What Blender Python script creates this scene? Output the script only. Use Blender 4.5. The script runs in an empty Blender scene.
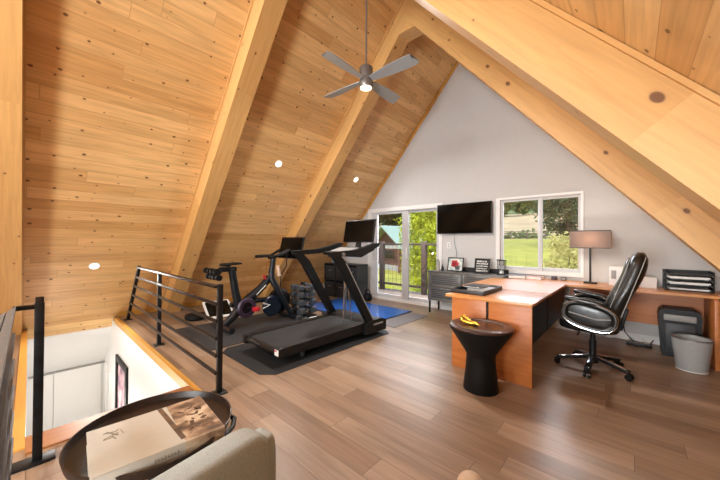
import bpy, bmesh, math, random
from mathutils import Vector, Matrix, Euler
random.seed(7)
sc = bpy.context.scene
COL = sc.collection
R = math.radians
PI = math.pi

# ------------------------------------------------------------------ materials
def lin(h):
    if isinstance(h, str):
        h = h.lstrip('#'); v = [int(h[i:i+2], 16)/255 for i in (0, 2, 4)]
    else:
        v = [c/255 for c in h]
    return tuple(((c/12.92) if c <= .04045 else ((c+.055)/1.055)**2.4) for c in v) + (1,)

def newmat(name):
    m = bpy.data.materials.new(name); m.use_nodes = True
    nt = m.node_tree; nt.nodes.clear()
    out = nt.nodes.new('ShaderNodeOutputMaterial')
    b = nt.nodes.new('ShaderNodeBsdfPrincipled')
    nt.links.new(b.outputs[0], out.inputs[0])
    return m, nt, b, out

def N(nt, t, **kw):
    n = nt.nodes.new(t)
    for k, v in kw.items(): setattr(n, k, v)
    return n

def mixcol(nt, fac, a, b, blend='MIX'):
    n = nt.nodes.new('ShaderNodeMix'); n.data_type = 'RGBA'; n.blend_type = blend
    for i, v in ((0, fac), (6, a), (7, b)):
        if hasattr(v, 'is_output'): nt.links.new(v, n.inputs[i])
        elif v is not None: n.inputs[i].default_value = v
    return n.outputs[2]

def math_(nt, op, a, b=None, clamp=False):
    n = nt.nodes.new('ShaderNodeMath'); n.operation = op; n.use_clamp = clamp
    for i, v in ((0, a), (1, b)):
        if v is None: continue
        if hasattr(v, 'is_output'): nt.links.new(v, n.inputs[i])
        else: n.inputs[i].default_value = v
    return n.outputs[0]

def ramp(nt, fac, stops):
    n = nt.nodes.new('ShaderNodeValToRGB'); e = n.color_ramp.elements
    e[0].position, e[0].color = stops[0][0], stops[0][1]
    e[1].position, e[1].color = stops[-1][0], stops[-1][1]
    for p, c in stops[1:-1]:
        x = e.new(p); x.color = c
    nt.links.new(fac, n.inputs[0]); return n.outputs[0]

def mat(name, col, rough=.5, metal=0., noise=.06, nscale=30, bump=0., spec=.5, coat=0., emit=None, estr=0.):
    m, nt, b, out = newmat(name)
    c = lin(col)
    tc = N(nt, 'ShaderNodeTexCoord'); ns = N(nt, 'ShaderNodeTexNoise')
    ns.inputs['Scale'].default_value = nscale; ns.inputs['Detail'].default_value = 4
    nt.links.new(tc.outputs['Object'], ns.inputs['Vector'])
    lo = tuple(max(0, x*(1-noise)) for x in c[:3])+(1,); hi = tuple(min(1, x*(1+noise)) for x in c[:3])+(1,)
    col_out = ramp(nt, ns.outputs[0], [(.3, lo), (.7, hi)])
    nt.links.new(col_out, b.inputs['Base Color'])
    b.inputs['Roughness'].default_value = rough; b.inputs['Metallic'].default_value = metal
    b.inputs['Specular IOR Level'].default_value = spec; b.inputs['Coat Weight'].default_value = coat
    if bump:
        bp = N(nt, 'ShaderNodeBump'); bp.inputs['Strength'].default_value = bump; bp.inputs['Distance'].default_value = .004
        nt.links.new(ns.outputs[0], bp.inputs['Height']); nt.links.new(bp.outputs[0], b.inputs['Normal'])
    if emit:
        b.inputs['Emission Color'].default_value = lin(emit); b.inputs['Emission Strength'].default_value = estr
    return m

def wood(name, c1, c2, groove, L, W, gs=.003, knots=.55, knotcol='#5a2c0c', rough=.45, grain=.25, bump=.3, kscale=4.2, streak=0., gfac=.7, ksize=.125):
    """planks along U, W wide, on a metric UV map"""
    m, nt, b, out = newmat(name)
    uv = N(nt, 'ShaderNodeUVMap')
    br = N(nt, 'ShaderNodeTexBrick'); br.offset = 0; br.offset_frequency = 2; br.squash_frequency = 1
    sp = N(nt, 'ShaderNodeSeparateXYZ'); nt.links.new(uv.outputs[0], sp.inputs[0])
    wn = N(nt, 'ShaderNodeTexWhiteNoise'); wn.noise_dimensions = '1D'
    nt.links.new(math_(nt, 'FLOOR', math_(nt, 'DIVIDE', sp.outputs[1], W)), wn.inputs['W'])
    cb = N(nt, 'ShaderNodeCombineXYZ'); nt.links.new(math_(nt, 'ADD', sp.outputs[0], math_(nt, 'MULTIPLY', wn.outputs['Value'], L*5)), cb.inputs[0])
    nt.links.new(sp.outputs[1], cb.inputs[1]); nt.links.new(cb.outputs[0], br.inputs['Vector'])
    br.inputs['Color1'].default_value = (0, 0, 0, 1); br.inputs['Color2'].default_value = (1, 1, 1, 1)
    br.inputs['Mortar'].default_value = (.5, .5, .5, 1); br.inputs['Scale'].default_value = 1
    br.inputs['Mortar Size'].default_value = gs; br.inputs['Mortar Smooth'].default_value = .2
    br.inputs['Brick Width'].default_value = L; br.inputs['Row Height'].default_value = W
    base = mixcol(nt, br.outputs['Color'], lin(c1), lin(c2))
    # grain, shifted plank by plank
    off = N(nt, 'ShaderNodeVectorMath', operation='MULTIPLY_ADD')
    nt.links.new(br.outputs['Color'], off.inputs[0]); off.inputs[1].default_value = (7, 3, 5); nt.links.new(uv.outputs[0], off.inputs[2])
    mp = N(nt, 'ShaderNodeMapping'); mp.inputs['Scale'].default_value = (1.3, 22, 1); nt.links.new(off.outputs[0], mp.inputs[0])
    g = N(nt, 'ShaderNodeTexNoise'); g.inputs['Scale'].default_value = 1.6; g.inputs['Detail'].default_value = 5; g.inputs['Distortion'].default_value = .6
    nt.links.new(mp.outputs[0], g.inputs['Vector'])
    gr = ramp(nt, g.outputs[0], [(.28, (1-grain, 1-grain*1.15, 1-grain*1.3, 1)), (.62, (1, 1, 1, 1))])
    base = mixcol(nt, 1., base, gr, 'MULTIPLY')
    if streak:
        mp2 = N(nt, 'ShaderNodeMapping'); mp2.inputs['Scale'].default_value = (.8, 6, 1); nt.links.new(off.outputs[0], mp2.inputs[0])
        g2 = N(nt, 'ShaderNodeTexNoise'); g2.inputs['Scale'].default_value = 1.4; g2.inputs['Detail'].default_value = 3
        nt.links.new(mp2.outputs[0], g2.inputs['Vector'])
        s2 = ramp(nt, g2.outputs[0], [(.32, (1-streak, 1-streak, 1-streak, 1)), (.55, (1, 1, 1, 1))])
        base = mixcol(nt, 1., base, s2, 'MULTIPLY')
    if knots:
        mk = N(nt, 'ShaderNodeMapping'); mk.inputs['Scale'].default_value = (.8, 1.15, 1); nt.links.new(uv.outputs[0], mk.inputs[0])
        vo = N(nt, 'ShaderNodeTexVoronoi'); vo.inputs['Scale'].default_value = kscale; vo.voronoi_dimensions = '2D'
        nt.links.new(mk.outputs[0], vo.inputs['Vector'])
        sep = N(nt, 'ShaderNodeSeparateColor'); nt.links.new(vo.outputs['Color'], sep.inputs[0])
        size = math_(nt, 'MULTIPLY', math_(nt, 'SUBTRACT', sep.outputs[0], 1-knots), ksize)
        d = math_(nt, 'SUBTRACT', size, vo.outputs['Distance'])
        k = math_(nt, 'MULTIPLY', d, 45, True)
        halo = math_(nt, 'MULTIPLY', math_(nt, 'ADD', d, .05), 5, True)
        halo = math_(nt, 'MULTIPLY', halo, math_(nt, 'GREATER_THAN', size, .0))
        base = mixcol(nt, math_(nt, 'MULTIPLY', halo, .30), base, lin(knotcol))
        base = mixcol(nt, math_(nt, 'MULTIPLY', k, .85), base, lin(knotcol))
    base = mixcol(nt, math_(nt, 'MULTIPLY', br.outputs['Fac'], gfac), base, lin(groove))
    nt.links.new(base, b.inputs['Base Color'])
    b.inputs['Roughness'].default_value = rough
    bp = N(nt, 'ShaderNodeBump'); bp.inputs['Strength'].default_value = bump; bp.inputs['Distance'].default_value = .004; bp.invert = True
    nt.links.new(br.outputs['Fac'], bp.inputs['Height']); nt.links.new(bp.outputs[0], b.inputs['Normal'])
    return m

def glassmat(name, tint=(1, 1, 1, 1), refl=.06):
    m = bpy.data.materials.new(name); m.use_nodes = True; nt = m.node_tree; nt.nodes.clear()
    out = N(nt, 'ShaderNodeOutputMaterial'); mx = N(nt, 'ShaderNodeMixShader'); tr = N(nt, 'ShaderNodeBsdfTransparent'); gl = N(nt, 'ShaderNodeBsdfGlossy')
    tr.inputs[0].default_value = tint; gl.inputs['Roughness'].default_value = .02
    fr = N(nt, 'ShaderNodeFresnel'); fr.inputs[0].default_value = 1.3
    nt.links.new(math_(nt, 'MULTIPLY', fr.outputs[0], refl/.02, True), mx.inputs[0])
    nt.links.new(tr.outputs[0], mx.inputs[1]); nt.links.new(gl.outputs[0], mx.inputs[2]); nt.links.new(mx.outputs[0], out.inputs[0])
    return m

def leafmat(name, c1, c2, scale=1.5):
    m, nt, b, out = newmat(name)
    tc = N(nt, 'ShaderNodeTexCoord'); ns = N(nt, 'ShaderNodeTexNoise'); ns.inputs['Scale'].default_value = scale; ns.inputs['Detail'].default_value = 6
    nt.links.new(tc.outputs['Object'], ns.inputs['Vector'])
    c = ramp(nt, ns.outputs[0], [(.35, lin(c1)), (.65, lin(c2))])
    nt.links.new(c, b.inputs['Base Color']); b.inputs['Roughness'].default_value = .6
    tl = N(nt, 'ShaderNodeBsdfTranslucent'); nt.links.new(c, tl.inputs[0])
    mx = N(nt, 'ShaderNodeMixShader'); mx.inputs[0].default_value = .4
    nt.links.new(b.outputs[0], mx.inputs[1]); nt.links.new(tl.outputs[0], mx.inputs[2]); nt.links.new(mx.outputs[0], out.inputs[0])
    return m

M = {}
M['pine'] = wood('pine_boards', '#f1c688', '#d8a566', '#a87440', 2.2, .135, .0025, .8, rough=.42, grain=.2, bump=.3, kscale=6, gfac=.6, streak=.12)
M['beam'] = wood('pine_beam', '#d8aa6c', '#ce9d5e', '#c98a40', 3.1, .9, .0, .85, rough=.45, grain=.16, bump=0, kscale=3.1, ksize=.095)
M['floor'] = wood('vinyl_planks', '#a88d75', '#866a53', '#3e2e24', 1.25, .18, .0018, 0, rough=.36, grain=.22, bump=.25, streak=.28)
M['trimwood'] = wood('trim_wood', '#d9a04a', '#d2983f', '#a06a28', 4, .5, 0, .2, rough=.4, grain=.15, bump=0)
M['redwood'] = wood('red_trim_wood', '#a96f3c', '#9f6535', '#6a3818', 4, .5, 0, .1, rough=.4, grain=.2, bump=0)
M['wall'] = mat('grey_paint', '#c4c1be', .75, noise=.015, nscale=8)
M['white'] = mat('white_paint', '#ecebe8', .55, noise=.01)
M['trim'] = mat('white_vinyl', '#e2e0dd', .4, noise=.01)
M['sash'] = mat('backlit_vinyl', '#c3c1c1', .45, noise=.01)  # backlit shade of the white frames put into the sash colour
M['glass'] = glassmat('window_glass')
M['clearglass'] = glassmat('clear_glass', (.93, .95, .95, 1), .08)
M['bronze'] = mat('bronze_metal', '#2b211c', .42, .5, noise=.1)
M['blackmetal'] = mat('black_metal', '#17181a', .45, .4, noise=.1)
M['black'] = mat('black_plastic', '#0f0f10', .45, noise=.1, spec=.35)
M['softblack'] = mat('matt_black', '#0b0b0c', .55, noise=.1, nscale=80, spec=.25)
M['rubber'] = mat('black_rubber', '#151618', .75, noise=.15, nscale=120, bump=.2)
M['belt'] = mat('running_belt', '#1b1b1c', .7, noise=.12, nscale=150, bump=.15)
M['screen'] = mat('dark_screen', '#050505', .12, noise=0., spec=.25)
M['nickel'] = mat('brushed_nickel', '#908c88', .42, .7, noise=.08)
M['blade'] = mat('grey_blade', '#a9adae', .5, .2, noise=.05)
M['chrome'] = mat('chrome', '#cfcfcf', .15, 1., noise=.02)
M['lens'] = mat('light_lens', '#fff6e6', .3, emit='#fff0d8', estr=2.2, noise=0)
M['can'] = mat('lit_downlight', '#fffaf0', .3, emit='#fff2de', estr=4., noise=0)
M['blue'] = mat('blue_mat', '#2f62b4', .14, noise=.06, nscale=12)
M['greymat'] = mat('grey_mat', '#6f6a69', .7, noise=.08, nscale=100)
M['bikemat'] = mat('dark_mat', '#2c2a2a', .75, noise=.1, nscale=100)
M['bikeframe'] = mat('bike_frame', '#14181e', .38, .3, noise=.05)
M['flycover'] = mat('navy_flywheel', '#1c2433', .35, .3, noise=.05)
M['red'] = mat('red_plastic', '#b3242c', .4)
M['purple'] = mat('purple_black', '#3b2c3c', .4, .2)
M['white_pl'] = mat('white_plastic', '#e6e4e0', .4, noise=.01)
M['orange_wood'] = None
M['db'] = mat('grey_dumbbell', '#565b60', .4, .5, noise=.2, nscale=15)
M['cubeblack'] = mat('black_laminate', '#252425', .5, noise=.08)
M['fabricblack'] = mat('black_fabric', '#2b2a2b', .9, noise=.15, nscale=200, bump=.2)
M['paleblue'] = mat('pale_blue_cloth', '#a9bfcf', .85, noise=.1, bump=.3)
M['steelgrey'] = mat('grey_steel', '#75736f', .42, .55, noise=.1, nscale=14)
M['capgrey'] = mat('grey_rail', '#6d7072', .5, 0., noise=.1)
M['steeldark'] = mat('dark_steel', '#454547', .5, .5, noise=.1)
M['titlegrey'] = mat('title_ink', '#8d8474', .6)
M['paper'] = mat('white_paper', '#eeece6', .8, noise=.02)
M['leather'] = mat('black_leather', '#161513', .33, noise=.15, nscale=60, bump=.12, coat=.1)
M['stitch'] = mat('white_piping', '#a09e9a', .5)
M['gold'] = mat('gold_metal', '#d8a93e', .3, .8)
M['tabletop'] = mat('bronze_top', '#4b3128', .3, .4, noise=.15, nscale=10)
M['shade'] = None
M['mesh'] = mat('grey_wire_mesh', '#a3a19e', .5, .0, noise=.2, nscale=200)
M['tray'] = mat('dark_brown_tray', '#2a1d16', .4, .1, noise=.2)
M['upholstery'] = mat('grey_upholstery', '#a3aaa8', .95, noise=.12, nscale=160, bump=.25)
M['tan'] = mat('tan_leather', '#c2a68c', .6, noise=.08)
M['cream'] = mat('cream_cover', '#c0bbae', .55, noise=.02)
M['pink'] = mat('pink_paper', '#caa4a0', .7)
M['grey_pl'] = mat('grey_plastic', '#9a9895', .45, noise=.03)
M['concrete'] = mat('pale_concrete', '#989288', .9, noise=.1)
M['deck'] = mat('deck_boards', '#4e4238', .8, noise=.2, nscale=6)
M['railbrown'] = mat('dark_brown_rail', '#2a1a12', .6, noise=.1)
M['roofgreen'] = mat('green_metal_roof', '#8a9c86', .5, .1, noise=.05)
M['housewall'] = mat('red_brown_siding', '#5e3a2a', .8, noise=.15, nscale=4)
M['bark'] = mat('bark', '#4a3a2c', .9, noise=.3)
M['fencewood'] = mat('weathered_fence', '#6d6255', .9, noise=.2)

def deskwood(name, rough, coat, k1='#b0642e', k2='#c2773b'):
    m, nt, b, out = newmat(name)
    tc = N(nt, 'ShaderNodeTexCoord'); mp = N(nt, 'ShaderNodeMapping'); mp.inputs['Scale'].default_value = (2, 14, 14)
    nt.links.new(tc.outputs['Object'], mp.inputs[0])
    ns = N(nt, 'ShaderNodeTexNoise'); ns.inputs['Scale'].default_value = 2.; ns.inputs['Detail'].default_value = 5; ns.inputs['Distortion'].default_value = .4
    nt.links.new(mp.outputs[0], ns.inputs['Vector'])
    c = ramp(nt, ns.outputs[0], [(.3, lin(k1)), (.7, lin(k2))])
    nt.links.new(c, b.inputs['Base Color']); b.inputs['Roughness'].default_value = rough; b.inputs['Coat Weight'].default_value = coat; b.inputs['Coat Roughness'].default_value = .1
    return m
M['desktop'] = deskwood('cherry_sheen_top', .3, 0, '#c98448', '#d69558'); M['orange_wood'] = deskwood('cherry_veneer', .42, 0)  # desktop colour lightened to carry the window's reflection

def shademat():
    m, nt, b, out = newmat('lamp_fabric')
    b.inputs['Base Color'].default_value = lin('#9c8f89'); b.inputs['Roughness'].default_value = .9
    tl = N(nt, 'ShaderNodeBsdfTranslucent'); tl.inputs[0].default_value = lin('#c8b0a2')
    mx = N(nt, 'ShaderNodeMixShader'); mx.inputs[0].default_value = .38
    nt.links.new(b.outputs[0], mx.inputs[1]); nt.links.new(tl.outputs[0], mx.inputs[2]); nt.links.new(mx.outputs[0], out.inputs[0])
    return m
M['shade'] = shademat()

def noisepic(name, stops, scale, rough=.5, stretch=(1, 1, 1)):
    m, nt, b, out = newmat(name)
    tc = N(nt, 'ShaderNodeTexCoord'); mp = N(nt, 'ShaderNodeMapping'); mp.inputs['Scale'].default_value = stretch
    nt.links.new(tc.outputs['Object'], mp.inputs[0])
    ns = N(nt, 'ShaderNodeTexNoise'); ns.inputs['Scale'].default_value = scale; ns.inputs['Detail'].default_value = 6
    nt.links.new(mp.outputs[0], ns.inputs['Vector'])
    nt.links.new(ramp(nt, ns.outputs[0], [(p, lin(c)) for p, c in stops]), b.inputs['Base Color'])
    b.inputs['Roughness'].default_value = rough
    return m
M['sepia'] = noisepic('sepia_landscape', [(.3, '#3d2c20'), (.45, '#7b5f47'), (.58, '#b79d80'), (.75, '#d9c8ad')], 14, stretch=(1.3, .7, 1))
M['sepia_dark'] = noisepic('sepia_tree', [(.3, '#33241a'), (.6, '#6d533d')], 22)
M['photo'] = noisepic('snapshot_print', [(.3, '#5d7d80'), (.45, '#b8c4c0'), (.6, '#d9d4cb'), (.75, '#8f8a86')], 16)
M['art'] = noisepic('pink_blue_print', [(.3, '#2c3550'), (.48, '#b48a96'), (.65, '#e6d2cf')], 5)
M['grass'] = noisepic('lawn_grass', [(.3, '#76781c'), (.7, '#989236')], .6, .95)
M['field'] = noisepic('dry_field', [(.3, '#8a7650'), (.7, '#a5926c')], .12, .95)
M['forest'] = noisepic('forest_hill', [(.3, '#2f3d22'), (.7, '#66753f')], .5, .95)
M['leafbright'] = leafmat('bright_leaves', '#8a981a', '#c6c836')
M['leafdark'] = leafmat('dark_leaves', '#2c3a22', '#4c5c36', .6)
M['leafmid'] = leafmat('mid_leaves', '#46592a', '#6a7a3c', .4)
M['leafpale'] = leafmat('pale_leaves', '#98904a', '#c4ba78', 3)

# ------------------------------------------------------------------ mesh builder
class MB:
    def __init__(self): self.bm = bmesh.new()
    def _merge(self, b, Mx=None):
        if Mx is not None: bmesh.ops.transform(b, matrix=Mx, verts=b.verts)
        me = bpy.data.meshes.new('t'); b.to_mesh(me); b.free(); self.bm.from_mesh(me); bpy.data.meshes.remove(me)
        return self
    def box(self, c, s, bev=0, rot=(0, 0, 0), seg=2):
        b = bmesh.new(); bmesh.ops.create_cube(b, size=1); bmesh.ops.scale(b, vec=s, verts=b.verts)
        if bev: bmesh.ops.bevel(b, geom=b.edges[:], offset=min(bev, min(s)*.49), segments=seg, affect='EDGES', profile=.5)
        return self._merge(b, Matrix.Translation(c) @ Euler(rot).to_matrix().to_4x4())
    def bb(self, x0, x1, y0, y1, z0, z1, bev=0):
        return self.box(((x0+x1)/2, (y0+y1)/2, (z0+z1)/2), (abs(x1-x0), abs(y1-y0), abs(z1-z0)), bev)
    def cyl(self, p, q, r, r2=None, seg=20):
        p = Vector(p); q = Vector(q); d = q-p
        b = bmesh.new(); bmesh.ops.create_cone(b, cap_ends=True, segments=seg, radius1=r, radius2=r if r2 is None else r2, depth=d.length)
        return self._merge(b, Matrix.Translation((p+q)/2) @ d.to_track_quat('Z', 'Y').to_matrix().to_4x4())
    def bar(self, p, q, w, h, bev=0, up=(0, 0, 1)):
        """square bar from p to q: w sideways, h along up"""
        p = Vector(p); q = Vector(q); d = (q-p); L = d.length; y = d.normalized(); x = y.cross(Vector(up)).normalized(); z = x.cross(y)
        b = bmesh.new(); bmesh.ops.create_cube(b, size=1); bmesh.ops.scale(b, vec=(w, L, h), verts=b.verts)
        if bev: bmesh.ops.bevel(b, geom=b.edges[:], offset=bev, segments=2, affect='EDGES', profile=.5)
        m = Matrix((x, y, z)).transposed().to_4x4(); m.translation = (p+q)/2
        return self._merge(b, m)
    def tube(self, pts, r, seg=10, closed=False):
        pts = [Vector(p) for p in pts]; n = len(pts); rs = r if isinstance(r, (list, tuple)) else [r]*n
        rings = []; ref = None
        for i in range(n):
            a = pts[(i-1) % n] if (i or closed) else pts[0]; c = pts[(i+1) % n] if (i < n-1 or closed) else pts[-1]
            t = (c-a).normalized()
            if ref is None: ref = t.orthogonal().normalized()
            ref = (ref - t*ref.dot(t)).normalized(); bi = t.cross(ref)
            rings.append([self.bm.verts.new(pts[i] + (ref*math.cos(2*PI*k/seg) + bi*math.sin(2*PI*k/seg))*rs[i]) for k in range(seg)])
        for i in range(n if closed else n-1):
            A = rings[i]; B = rings[(i+1) % n]
            for k in range(seg): self.bm.faces.new((A[k], A[(k+1) % seg], B[(k+1) % seg], B[k]))
        if not closed:
            self.bm.faces.new(rings[0][::-1]); self.bm.faces.new(rings[-1])
        return self
    def lathe(self, c, prof, seg=36, axis='Z'):
        b = bmesh.new(); rings = []
        for r, z in prof:
            rings.append([b.verts.new((max(r, 1e-4)*math.cos(2*PI*k/seg), max(r, 1e-4)*math.sin(2*PI*k/seg), z)) for k in range(seg)])
        for A, B in zip(rings, rings[1:]):
            for k in range(seg): b.faces.new((A[k], A[(k+1) % seg], B[(k+1) % seg], B[k]))
        if prof[0] != prof[-1]:
            b.faces.new(rings[0][::-1]); b.faces.new(rings[-1])
        else:
            bmesh.ops.remove_doubles(b, verts=b.verts, dist=1e-6)
        m = Matrix.Translation(c)
        if axis == 'X': m = m @ Matrix.Rotation(PI/2, 4, 'Y')
        if axis == 'Y': m = m @ Matrix.Rotation(-PI/2, 4, 'X')
        return self._merge(b, m)
    def prism(self, poly, a, b_, axis='Y'):
        f = {'Y': lambda u, v, t: (u, t, v), 'X': lambda u, v, t: (t, u, v), 'Z': lambda u, v, t: (u, v, t)}[axis]
        A = [self.bm.verts.new(f(u, v, a)) for u, v in poly]; B = [self.bm.verts.new(f(u, v, b_)) for u, v in poly]
        n = len(poly)
        self.bm.faces.new(A); self.bm.faces.new(B[::-1])
        for i in range(n): self.bm.faces.new((A[i], B[i], B[(i+1) % n], A[(i+1) % n]))
        return self
    def sup(self, c, s, e=.35, rot=(0, 0, 0), seg=28, e2=None):
        """superellipsoid cushion, full size s"""
        e2 = e if e2 is None else e2
        b = bmesh.new(); bmesh.ops.create_uvsphere(b, u_segments=seg, v_segments=seg//2, radius=1)
        sg = lambda v, p: math.copysign(abs(v)**p, v)
        for v in b.verts:
            x, y, z = v.co; ph = math.asin(max(-1, min(1, z))); th = math.atan2(y, x)
            v.co = (sg(math.cos(ph), e2)*sg(math.cos(th), e)*s[0]/2, sg(math.cos(ph), e2)*sg(math.sin(th), e)*s[1]/2, sg(math.sin(ph), e2)*s[2]/2)
        return self._merge(b, Matrix.Translation(c) @ Euler(rot).to_matrix().to_4x4())
    def ell(self, c, s, seg=20): return self.sup(c, s, 1., seg=seg)
    def quad(self, *p):
        self.bm.faces.new([self.bm.verts.new(q) for q in p]); return self
    def build(self, name, material, parent=None, uv=None, smooth=35, local=False):
        bm = self.bm
        bmesh.ops.recalc_face_normals(bm, faces=bm.faces)
        if parent is not None and not local:
            bmesh.ops.translate(bm, vec=-wloc(parent), verts=bm.verts)
        if uv:
            lay = bm.loops.layers.uv.new('UVMap'); bm.normal_update()
            for f in bm.faces:
                for l in f.loops: l[lay].uv = uv(l.vert.co, f.normal)
        me = bpy.data.meshes.new(name); bm.to_mesh(me); bm.free()
        me.materials.append(M[material])
        if smooth:
            for p in me.polygons: p.use_smooth = True
            me.set_sharp_from_angle(angle=R(smooth))
        o = bpy.data.objects.new(name, me); COL.objects.link(o)
        if parent is not None: o.parent = parent
        return o

def wloc(o):
    v = Vector((0, 0, 0))
    while o is not None: v = v + o.location; o = o.parent
    return v

def tag(o, label, cat, group=None, kind=None):
    o['label'] = label; o['category'] = cat
    if group: o['group'] = group
    if kind: o['kind'] = kind
    return o

def thing(name, label, cat, loc=(0, 0, 0), rz=0, group=None):
    o = bpy.data.objects.new(name, None); COL.objects.link(o); o.location = loc; o.rotation_euler = (0, 0, rz); o.empty_display_size = .1
    return tag(o, label, cat, group)

def struct(o):
    o['kind'] = 'structure'; return o

def kids(o): return [c for c in bpy.data.objects if c.parent == o]
def dup(root, loc, label=None, rz=None):
    def cp(o, par):
        c = o.copy(); COL.objects.link(c)
        if par is not None: c.parent = par
        for k in kids(o): cp(k, c)
        return c
    r = cp(root, None); r.location = loc
    if rz is not None: r.rotation_euler = (0, 0, rz)
    if label: r['label'] = label
    return r

def mark(o, label): o['label'] = label; return o

# ------------------------------------------------------------------ room shell
A = R(49.5); TA, SA, CA = math.tan(A), math.sin(A), math.cos(A)
XL, XR = -6.60, 1.80
XC = (XL+XR)/2; ZR = (XR-XC)*TA
YG, YB = 5.52, -3.6                     # gable wall, rear wall
HX0, HY0, HY1, HX1 = -6.60, -.004, .99, -2.755   # stair opening

fb = MB()
for x0, x1, y0, y1 in ((-6.75, 2., YB-.15, HY0-.0), (-6.75, 2., HY1, YG+.15), (HX1, 2., HY0, HY1)):
    fb.bb(x0, x1, y0, y1, -.26, 0)
struct(fb.build('floor', 'floor', uv=lambda c, n: (c.x, c.y)))

def slope_uv(c, n): return (c.y, math.hypot(c.x-XL if c.x < XC else XR-c.x, c.z))
def slope(name, side):
    w = MB(); t = .12
    X0 = XL if side < 0 else XR; sg = -1 if side < 0 else 1
    z0 = -.215 if side < 0 else -.02
    xa = X0 + sg*(-z0)/TA
    poly = [(xa, z0), (XC, ZR), (XC, ZR+t/CA), (xa+sg*t/SA, z0)]
    w.prism(poly, YB-.15, YG+.2)
    return struct(w.build(name, 'pine', uv=slope_uv))
slope('wall_left', -1); slope('wall_right', 1)

# rafters in pairs meeting in a flat cut under the ridge
HB = .265; WB = .235; ZCUT = 4.36
def rafter(n, y0, sg):
    X0 = XL if sg < 0 else XR
    top = ZR - HB/CA
    hw = (top-ZCUT)/TA
    e = .002
    poly = [(X0-sg*.003, 0), (XC, ZR-.004), (XC, ZCUT), (XC+sg*hw, ZCUT), (X0-sg*HB/SA, 0)]
    o = MB().prism(poly, y0, y0+WB)
    c_ = .022
    for ya, yb in ((y0-.018, y0), (y0+WB, y0+WB+.018)):
        o.prism([(X0-sg*.003, 0), (XC, ZR-.004), (XC, ZR-.004-c_/CA), (X0-sg*c_/SA, 0)], ya, yb)
    def uv(c, nn):
        s = abs(c.x-X0)*CA + c.z*SA; d = abs(c.x-X0)*SA - c.z*CA
        return (s + y0*3.3, (c.y if abs(nn.y) < .5 else d+.3) + sg*2)
    return struct(o.build('trim_%d' % n, 'beam', uv=uv))
n = 1
for y0 in (-2.25, -.293, 1.668, 3.612):
    for sg in (-1, 1):
        rafter(n, y0, sg); n += 1

# gable walls
def roofz(x): return min((x-XL), (XR-x))*TA
def gable(name, y0, y1, holes, m):
    xs = sorted({XL, XC, XR} | {h[0] for h in holes} | {h[1] for h in holes})
    w = MB()
    for a, b in zip(xs, xs[1:]):
        hs = sorted([h for h in holes if h[0] <= a+1e-6 and h[1] >= b-1e-6], key=lambda h: h[2])
        z = 0 if a > XL+1e-6 else 0
        for h in hs:
            if h[2] > z+1e-4: w.prism([(a, z), (b, z), (b, h[2]), (a, h[2])], y0, y1)
            z = h[3]
        poly = [(a, z), (b, z)]
        if roofz(b) > z+1e-4: poly.append((b, roofz(b)))
        if roofz(a) > z+1e-4: poly.append((a, roofz(a)))
        w.prism(poly, y0, y1)
    return struct(w.build(name, m, smooth=0))
DX0, DX1, DZ = -4.745, -2.80, 2.105
WX0, WX1, WZ0, WZ1 = -1.775, -.535, .805, 2.092
gable('wall_front', YG, YG+.15, [(DX0, DX1, 0, DZ), (WX0, WX1, WZ0, WZ1)], 'wall')
BW = (-1.3, .1, .5, 1.9)
gable('wall_back', YB-.15, YB, [BW], 'wall')
# thin pine strip where the left boards meet the gable wall
struct(MB().prism([(XL+.02, 0), (XC, ZR-.025), (XC, ZR-.075), (XL+.07, 0)], YG-.03, YG).build('trim_9', 'trimwood', uv=lambda c, n: (c.z, c.x)))

# sliding door
d = struct(MB().bb(DX0, DX0+.10, YG-.015, YG+.13, 0, DZ).bb(DX1-.07, DX1, YG-.015, YG+.13, 0, DZ).bb(DX0+.10, DX1-.07, YG-.015, YG+.13, DZ-.085, DZ)
           .bb(DX0+.10, DX1-.07, YG-.03, YG+.13, .001, .05).build('door_1', 'trim'))
def sash(nm, x0, x1, z0, z1, y, par, st=.08, bt=.07, m='sash'):
    s = MB(); s.bb(x0, x0+st, y, y+.04, z0, z1).bb(x1-st, x1, y, y+.04, z0, z1).bb(x0+st, x1-st, y, y+.04, z0, z0+bt).bb(x0+st, x1-st, y, y+.04, z1-bt*.75, z1)
    o = s.build(nm, m, par); 
    MB().bb(x0+st, x1-st, y+.017, y+.023, z0+bt, z1-bt*.75).build('pane', 'glass', o)
    return o
sash('sash', DX0+.10, -3.62, .05, DZ-.085, YG+.03, d, .16)
s2 = sash('sash', -3.80, DX1-.07, .05, DZ-.085, YG+.08, d, .10)
MB().bb(-3.66, -3.63, YG-.01, YG+.03, .95, 1.2, .008).build('handle', 'white_pl', d)
# window
w1 = struct(MB().bb(WX0, WX0+.065, YG-.02, YG+.12, WZ0, WZ1).bb(WX1-.035, WX1, YG-.02, YG+.12, WZ0, WZ1).bb(WX0+.065, WX1-.035, YG-.02, YG+.12, WZ1-.035, WZ1)
            .bb(WX0+.065, WX1-.035, YG-.03, YG+.12, WZ0, WZ0+.06).build('window_1', 'trim'))
sash('sash', WX0+.065, -1.075, WZ0+.06, WZ1-.035, YG+.03, w1, .04, .05)
sash('sash', -1.145, WX1-.035, WZ0+.06, WZ1-.035, YG+.075, w1, .04, .05)
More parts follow.
